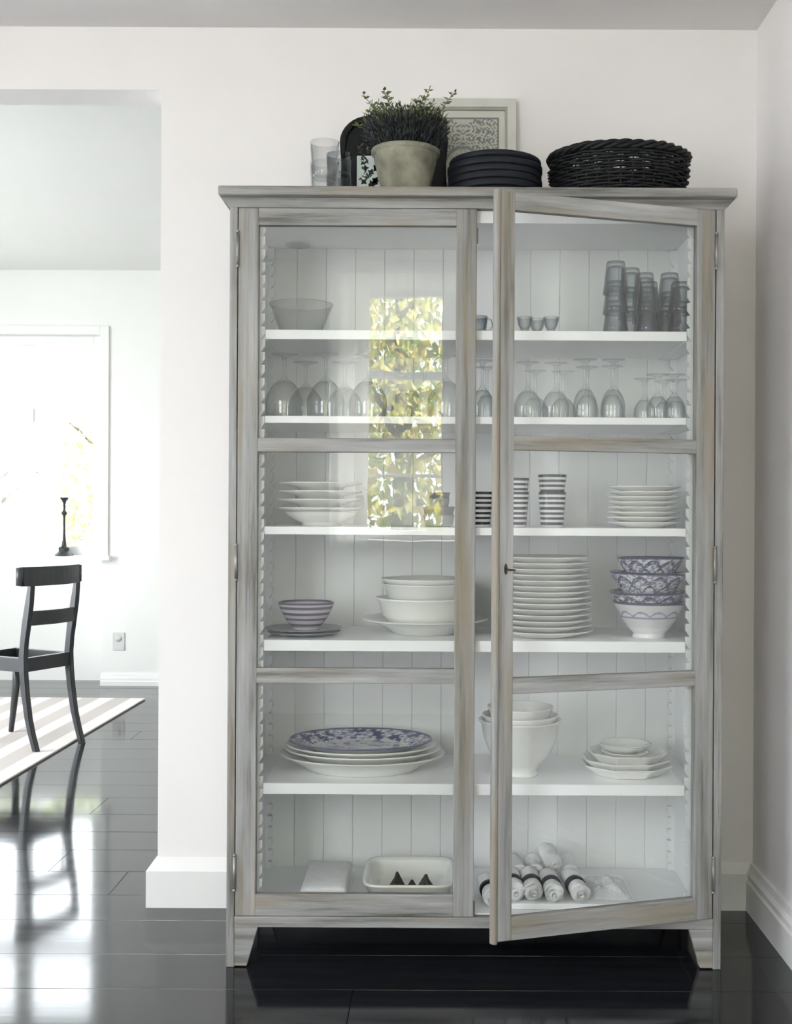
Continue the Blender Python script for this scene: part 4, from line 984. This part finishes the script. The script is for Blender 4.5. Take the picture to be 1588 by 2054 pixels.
# black chair
def chair():
    root = empty('dining_chair', (-1.922, 5.57, 0.0135)); tag(root, 'black lacquered dining chair with curved sabre legs standing on the striped rug', 'chair')
    ang = math.atan2(0.89, 0.45) - PI / 2      # across-the-back direction from +Y
    root.rotation_euler = (0, 0, ang)            # local +Y runs along the back, local -X is the front
    Wd = 0.30
    prof = [(-0.002, 0.0), (-0.030, 0.075), (-0.052, 0.15), (-0.074, 0.27), (-0.086, 0.37), (-0.090, 0.445), (-0.082, 0.52), (-0.070, 0.60), (-0.052, 0.70), (-0.040, 0.78), (-0.036, 0.845)]
    def post(y0, name='back_post'):
        bm = bmesh.new(); pts = prof if y0 == 0 else [(0.0, -0.0128)] + prof[1:]; rings = []
        for i, (x, z) in enumerate(pts):
            u = z / 0.88; dp = 0.021 - 0.006 * abs(u - 0.5) * 2 if u < 0.5 else 0.021 - 0.009 * (u - 0.5) * 2; wd = 0.014
            rings.append([bm.verts.new((x + a * dp, y0 + b * wd, z)) for a, b in ((-1, -1), (1, -1), (1, 1), (-1, 1))])
        for A, B in zip(rings[:-1], rings[1:]):
            for k in range(4): bm.faces.new((A[k], A[(k + 1) % 4], B[(k + 1) % 4], B[k]))
        bm.faces.new(rings[0][::-1]); bm.faces.new(rings[-1])
        bmesh.ops.bevel(bm, geom=[e for e in bm.edges if abs((e.verts[0].co - e.verts[1].co).z) > 0.02], offset=0.004, segments=2, affect='EDGES')
        from_bm(name, bm, M['chair'], root)
    post(0); post(Wd)
    def curved(name, xc, z0, z1, y0, y1, th, bow):
        bm = bmesh.new(); n = 12; rings = []
        for i in range(n + 1):
            u = i / n; y_ = y0 + (y1 - y0) * u; x = xc + bow * math.sin(PI * u)
            rings.append([bm.verts.new((x - th / 2, y_, z0)), bm.verts.new((x + th / 2, y_, z0)), bm.verts.new((x + th / 2, y_, z1)), bm.verts.new((x - th / 2, y_, z1))])
        for A, B in zip(rings[:-1], rings[1:]):
            for k in range(4): bm.faces.new((A[k], A[(k + 1) % 4], B[(k + 1) % 4], B[k]))
        bm.faces.new(rings[0][::-1]); bm.faces.new(rings[-1]); bmesh.ops.bevel(bm, geom=[e for e in bm.edges if abs(e.verts[0].co.y - e.verts[1].co.y) > 0.01 and (e.verts[0].co.z == e.verts[1].co.z)], offset=0.004, segments=2, affect='EDGES')
        from_bm(name, bm, M['chair'], root)
    curved('crest_rail', -0.042, 0.792, 0.884, -0.066, Wd + 0.012, 0.026, 0.050)
    for yy in (-0.064, Wd + 0.010): 
        bm = bmesh.new(); tube_bm(bm, [(-0.044, yy, 0.796), (-0.044, yy, 0.880)], 0.020, 14); from_bm('scroll_end', bm, M['chair'], root, smooth=True)
    curved('cross_rail', -0.060, 0.598, 0.668, 0.0, Wd, 0.018, 0.028)
    box('back_rail', -0.10, -0.075, 0, Wd, 0.372, 0.440, M['chair'], root, 0.003)
    for yy in (-0.010, Wd - 0.014): box('side_rail', -0.47, -0.085, yy, yy + 0.024, 0.372, 0.440, M['chair'], root, 0.003)
    box('front_rail', -0.47, -0.445, 0.0, Wd, 0.372, 0.440, M['chair'], root, 0.003)
    box('seat', -0.475, -0.105, 0.016, Wd - 0.016, 0.383, 0.396, M['chair'], root, 0.004)
    for yy in (0.0, Wd):
        bm = bmesh.new(); tube_bm(bm, [(-0.49, yy, 0), (-0.475, yy, 0.1), (-0.455, yy, 0.25), (-0.455, yy, 0.40)], [0.013, 0.016, 0.019, 0.021], 8); from_bm('front_leg', bm, M['chair'], root, smooth=True)
chair()
# sheer curtain at the window behind the viewer: it is what shows as the white band in the left door
m_, nt_, b_ = new_mat('sheer_white_curtain'); t_ = N(nt_, 'ShaderNodeBsdfTranslucent'); t_.inputs[0].default_value = (0.9, 0.9, 0.9, 1); b_.inputs['Base Color'].default_value = (0.85, 0.85, 0.85, 1); b_.inputs['Roughness'].default_value = 0.9
mx_ = N(nt_, 'ShaderNodeMixShader'); mx_.inputs[0].default_value = 0.7; nt_.links.new(b_.outputs[0], mx_.inputs[1]); nt_.links.new(t_.outputs[0], mx_.inputs[2])
nt_.links.new(mx_.outputs[0], [n for n in nt_.nodes if n.type == 'OUTPUT_MATERIAL'][0].inputs[0])
cu = empty('window_curtain', (0, -0.62, 0)); tag(cu, 'sheer white curtain beside the window, mirrored in the left cabinet door', 'curtain')
for nm, x0, x1, z0, z1 in (('curtain_panel', -0.625, -0.405, 0.955, 2.53), ('curtain_header', -0.405, 0.80, 2.44, 2.53), ('curtain_panel', 0.60, 0.80, 0.955, 2.53)):
    bm = bmesh.new(); n = int((x1 - x0) * 90); rows = [[bm.verts.new((x0 + (x1 - x0) * i / n, 0.010 * math.sin(i * 0.9) + 0.004 * math.sin(i * 2.3), z0 + (z1 - z0) * j / 6)) for i in range(n + 1)] for j in range(7)]
    for j in range(6):
        for i in range(n): bm.faces.new((rows[j][i], rows[j][i + 1], rows[j + 1][i + 1], rows[j + 1][i]))
    from_bm(nm, bm, m_, cu, smooth=True)
bm = bmesh.new(); tube_bm(bm, [(-0.66, 0, 2.54), (0.84, 0, 2.54)], 0.009, 10); from_bm('curtain_rod', bm, M['trimw'], cu, smooth=True)
# small recessed spotlight in the ceiling, mirrored in the left door
sl = empty('ceiling_spot', (-0.775, -0.30, H)); tag(sl, 'small dark recessed ceiling spotlight mirrored at the top of the left door', 'ceiling light')
bm = bmesh.new(); tube_bm(bm, [(0.06 * math.cos(2 * PI * k / 32), 0.06 * math.sin(2 * PI * k / 32), -0.004) for k in range(32)], 0.008, 8, True); from_bm('trim_ring', bm, M['steel'], sl, smooth=True)
lathe('reflector', [(0.055, 0.0), (0.03, -0.004), (0, -0.004)], M['iron'], (0, 0, -0.001), sl, 28)
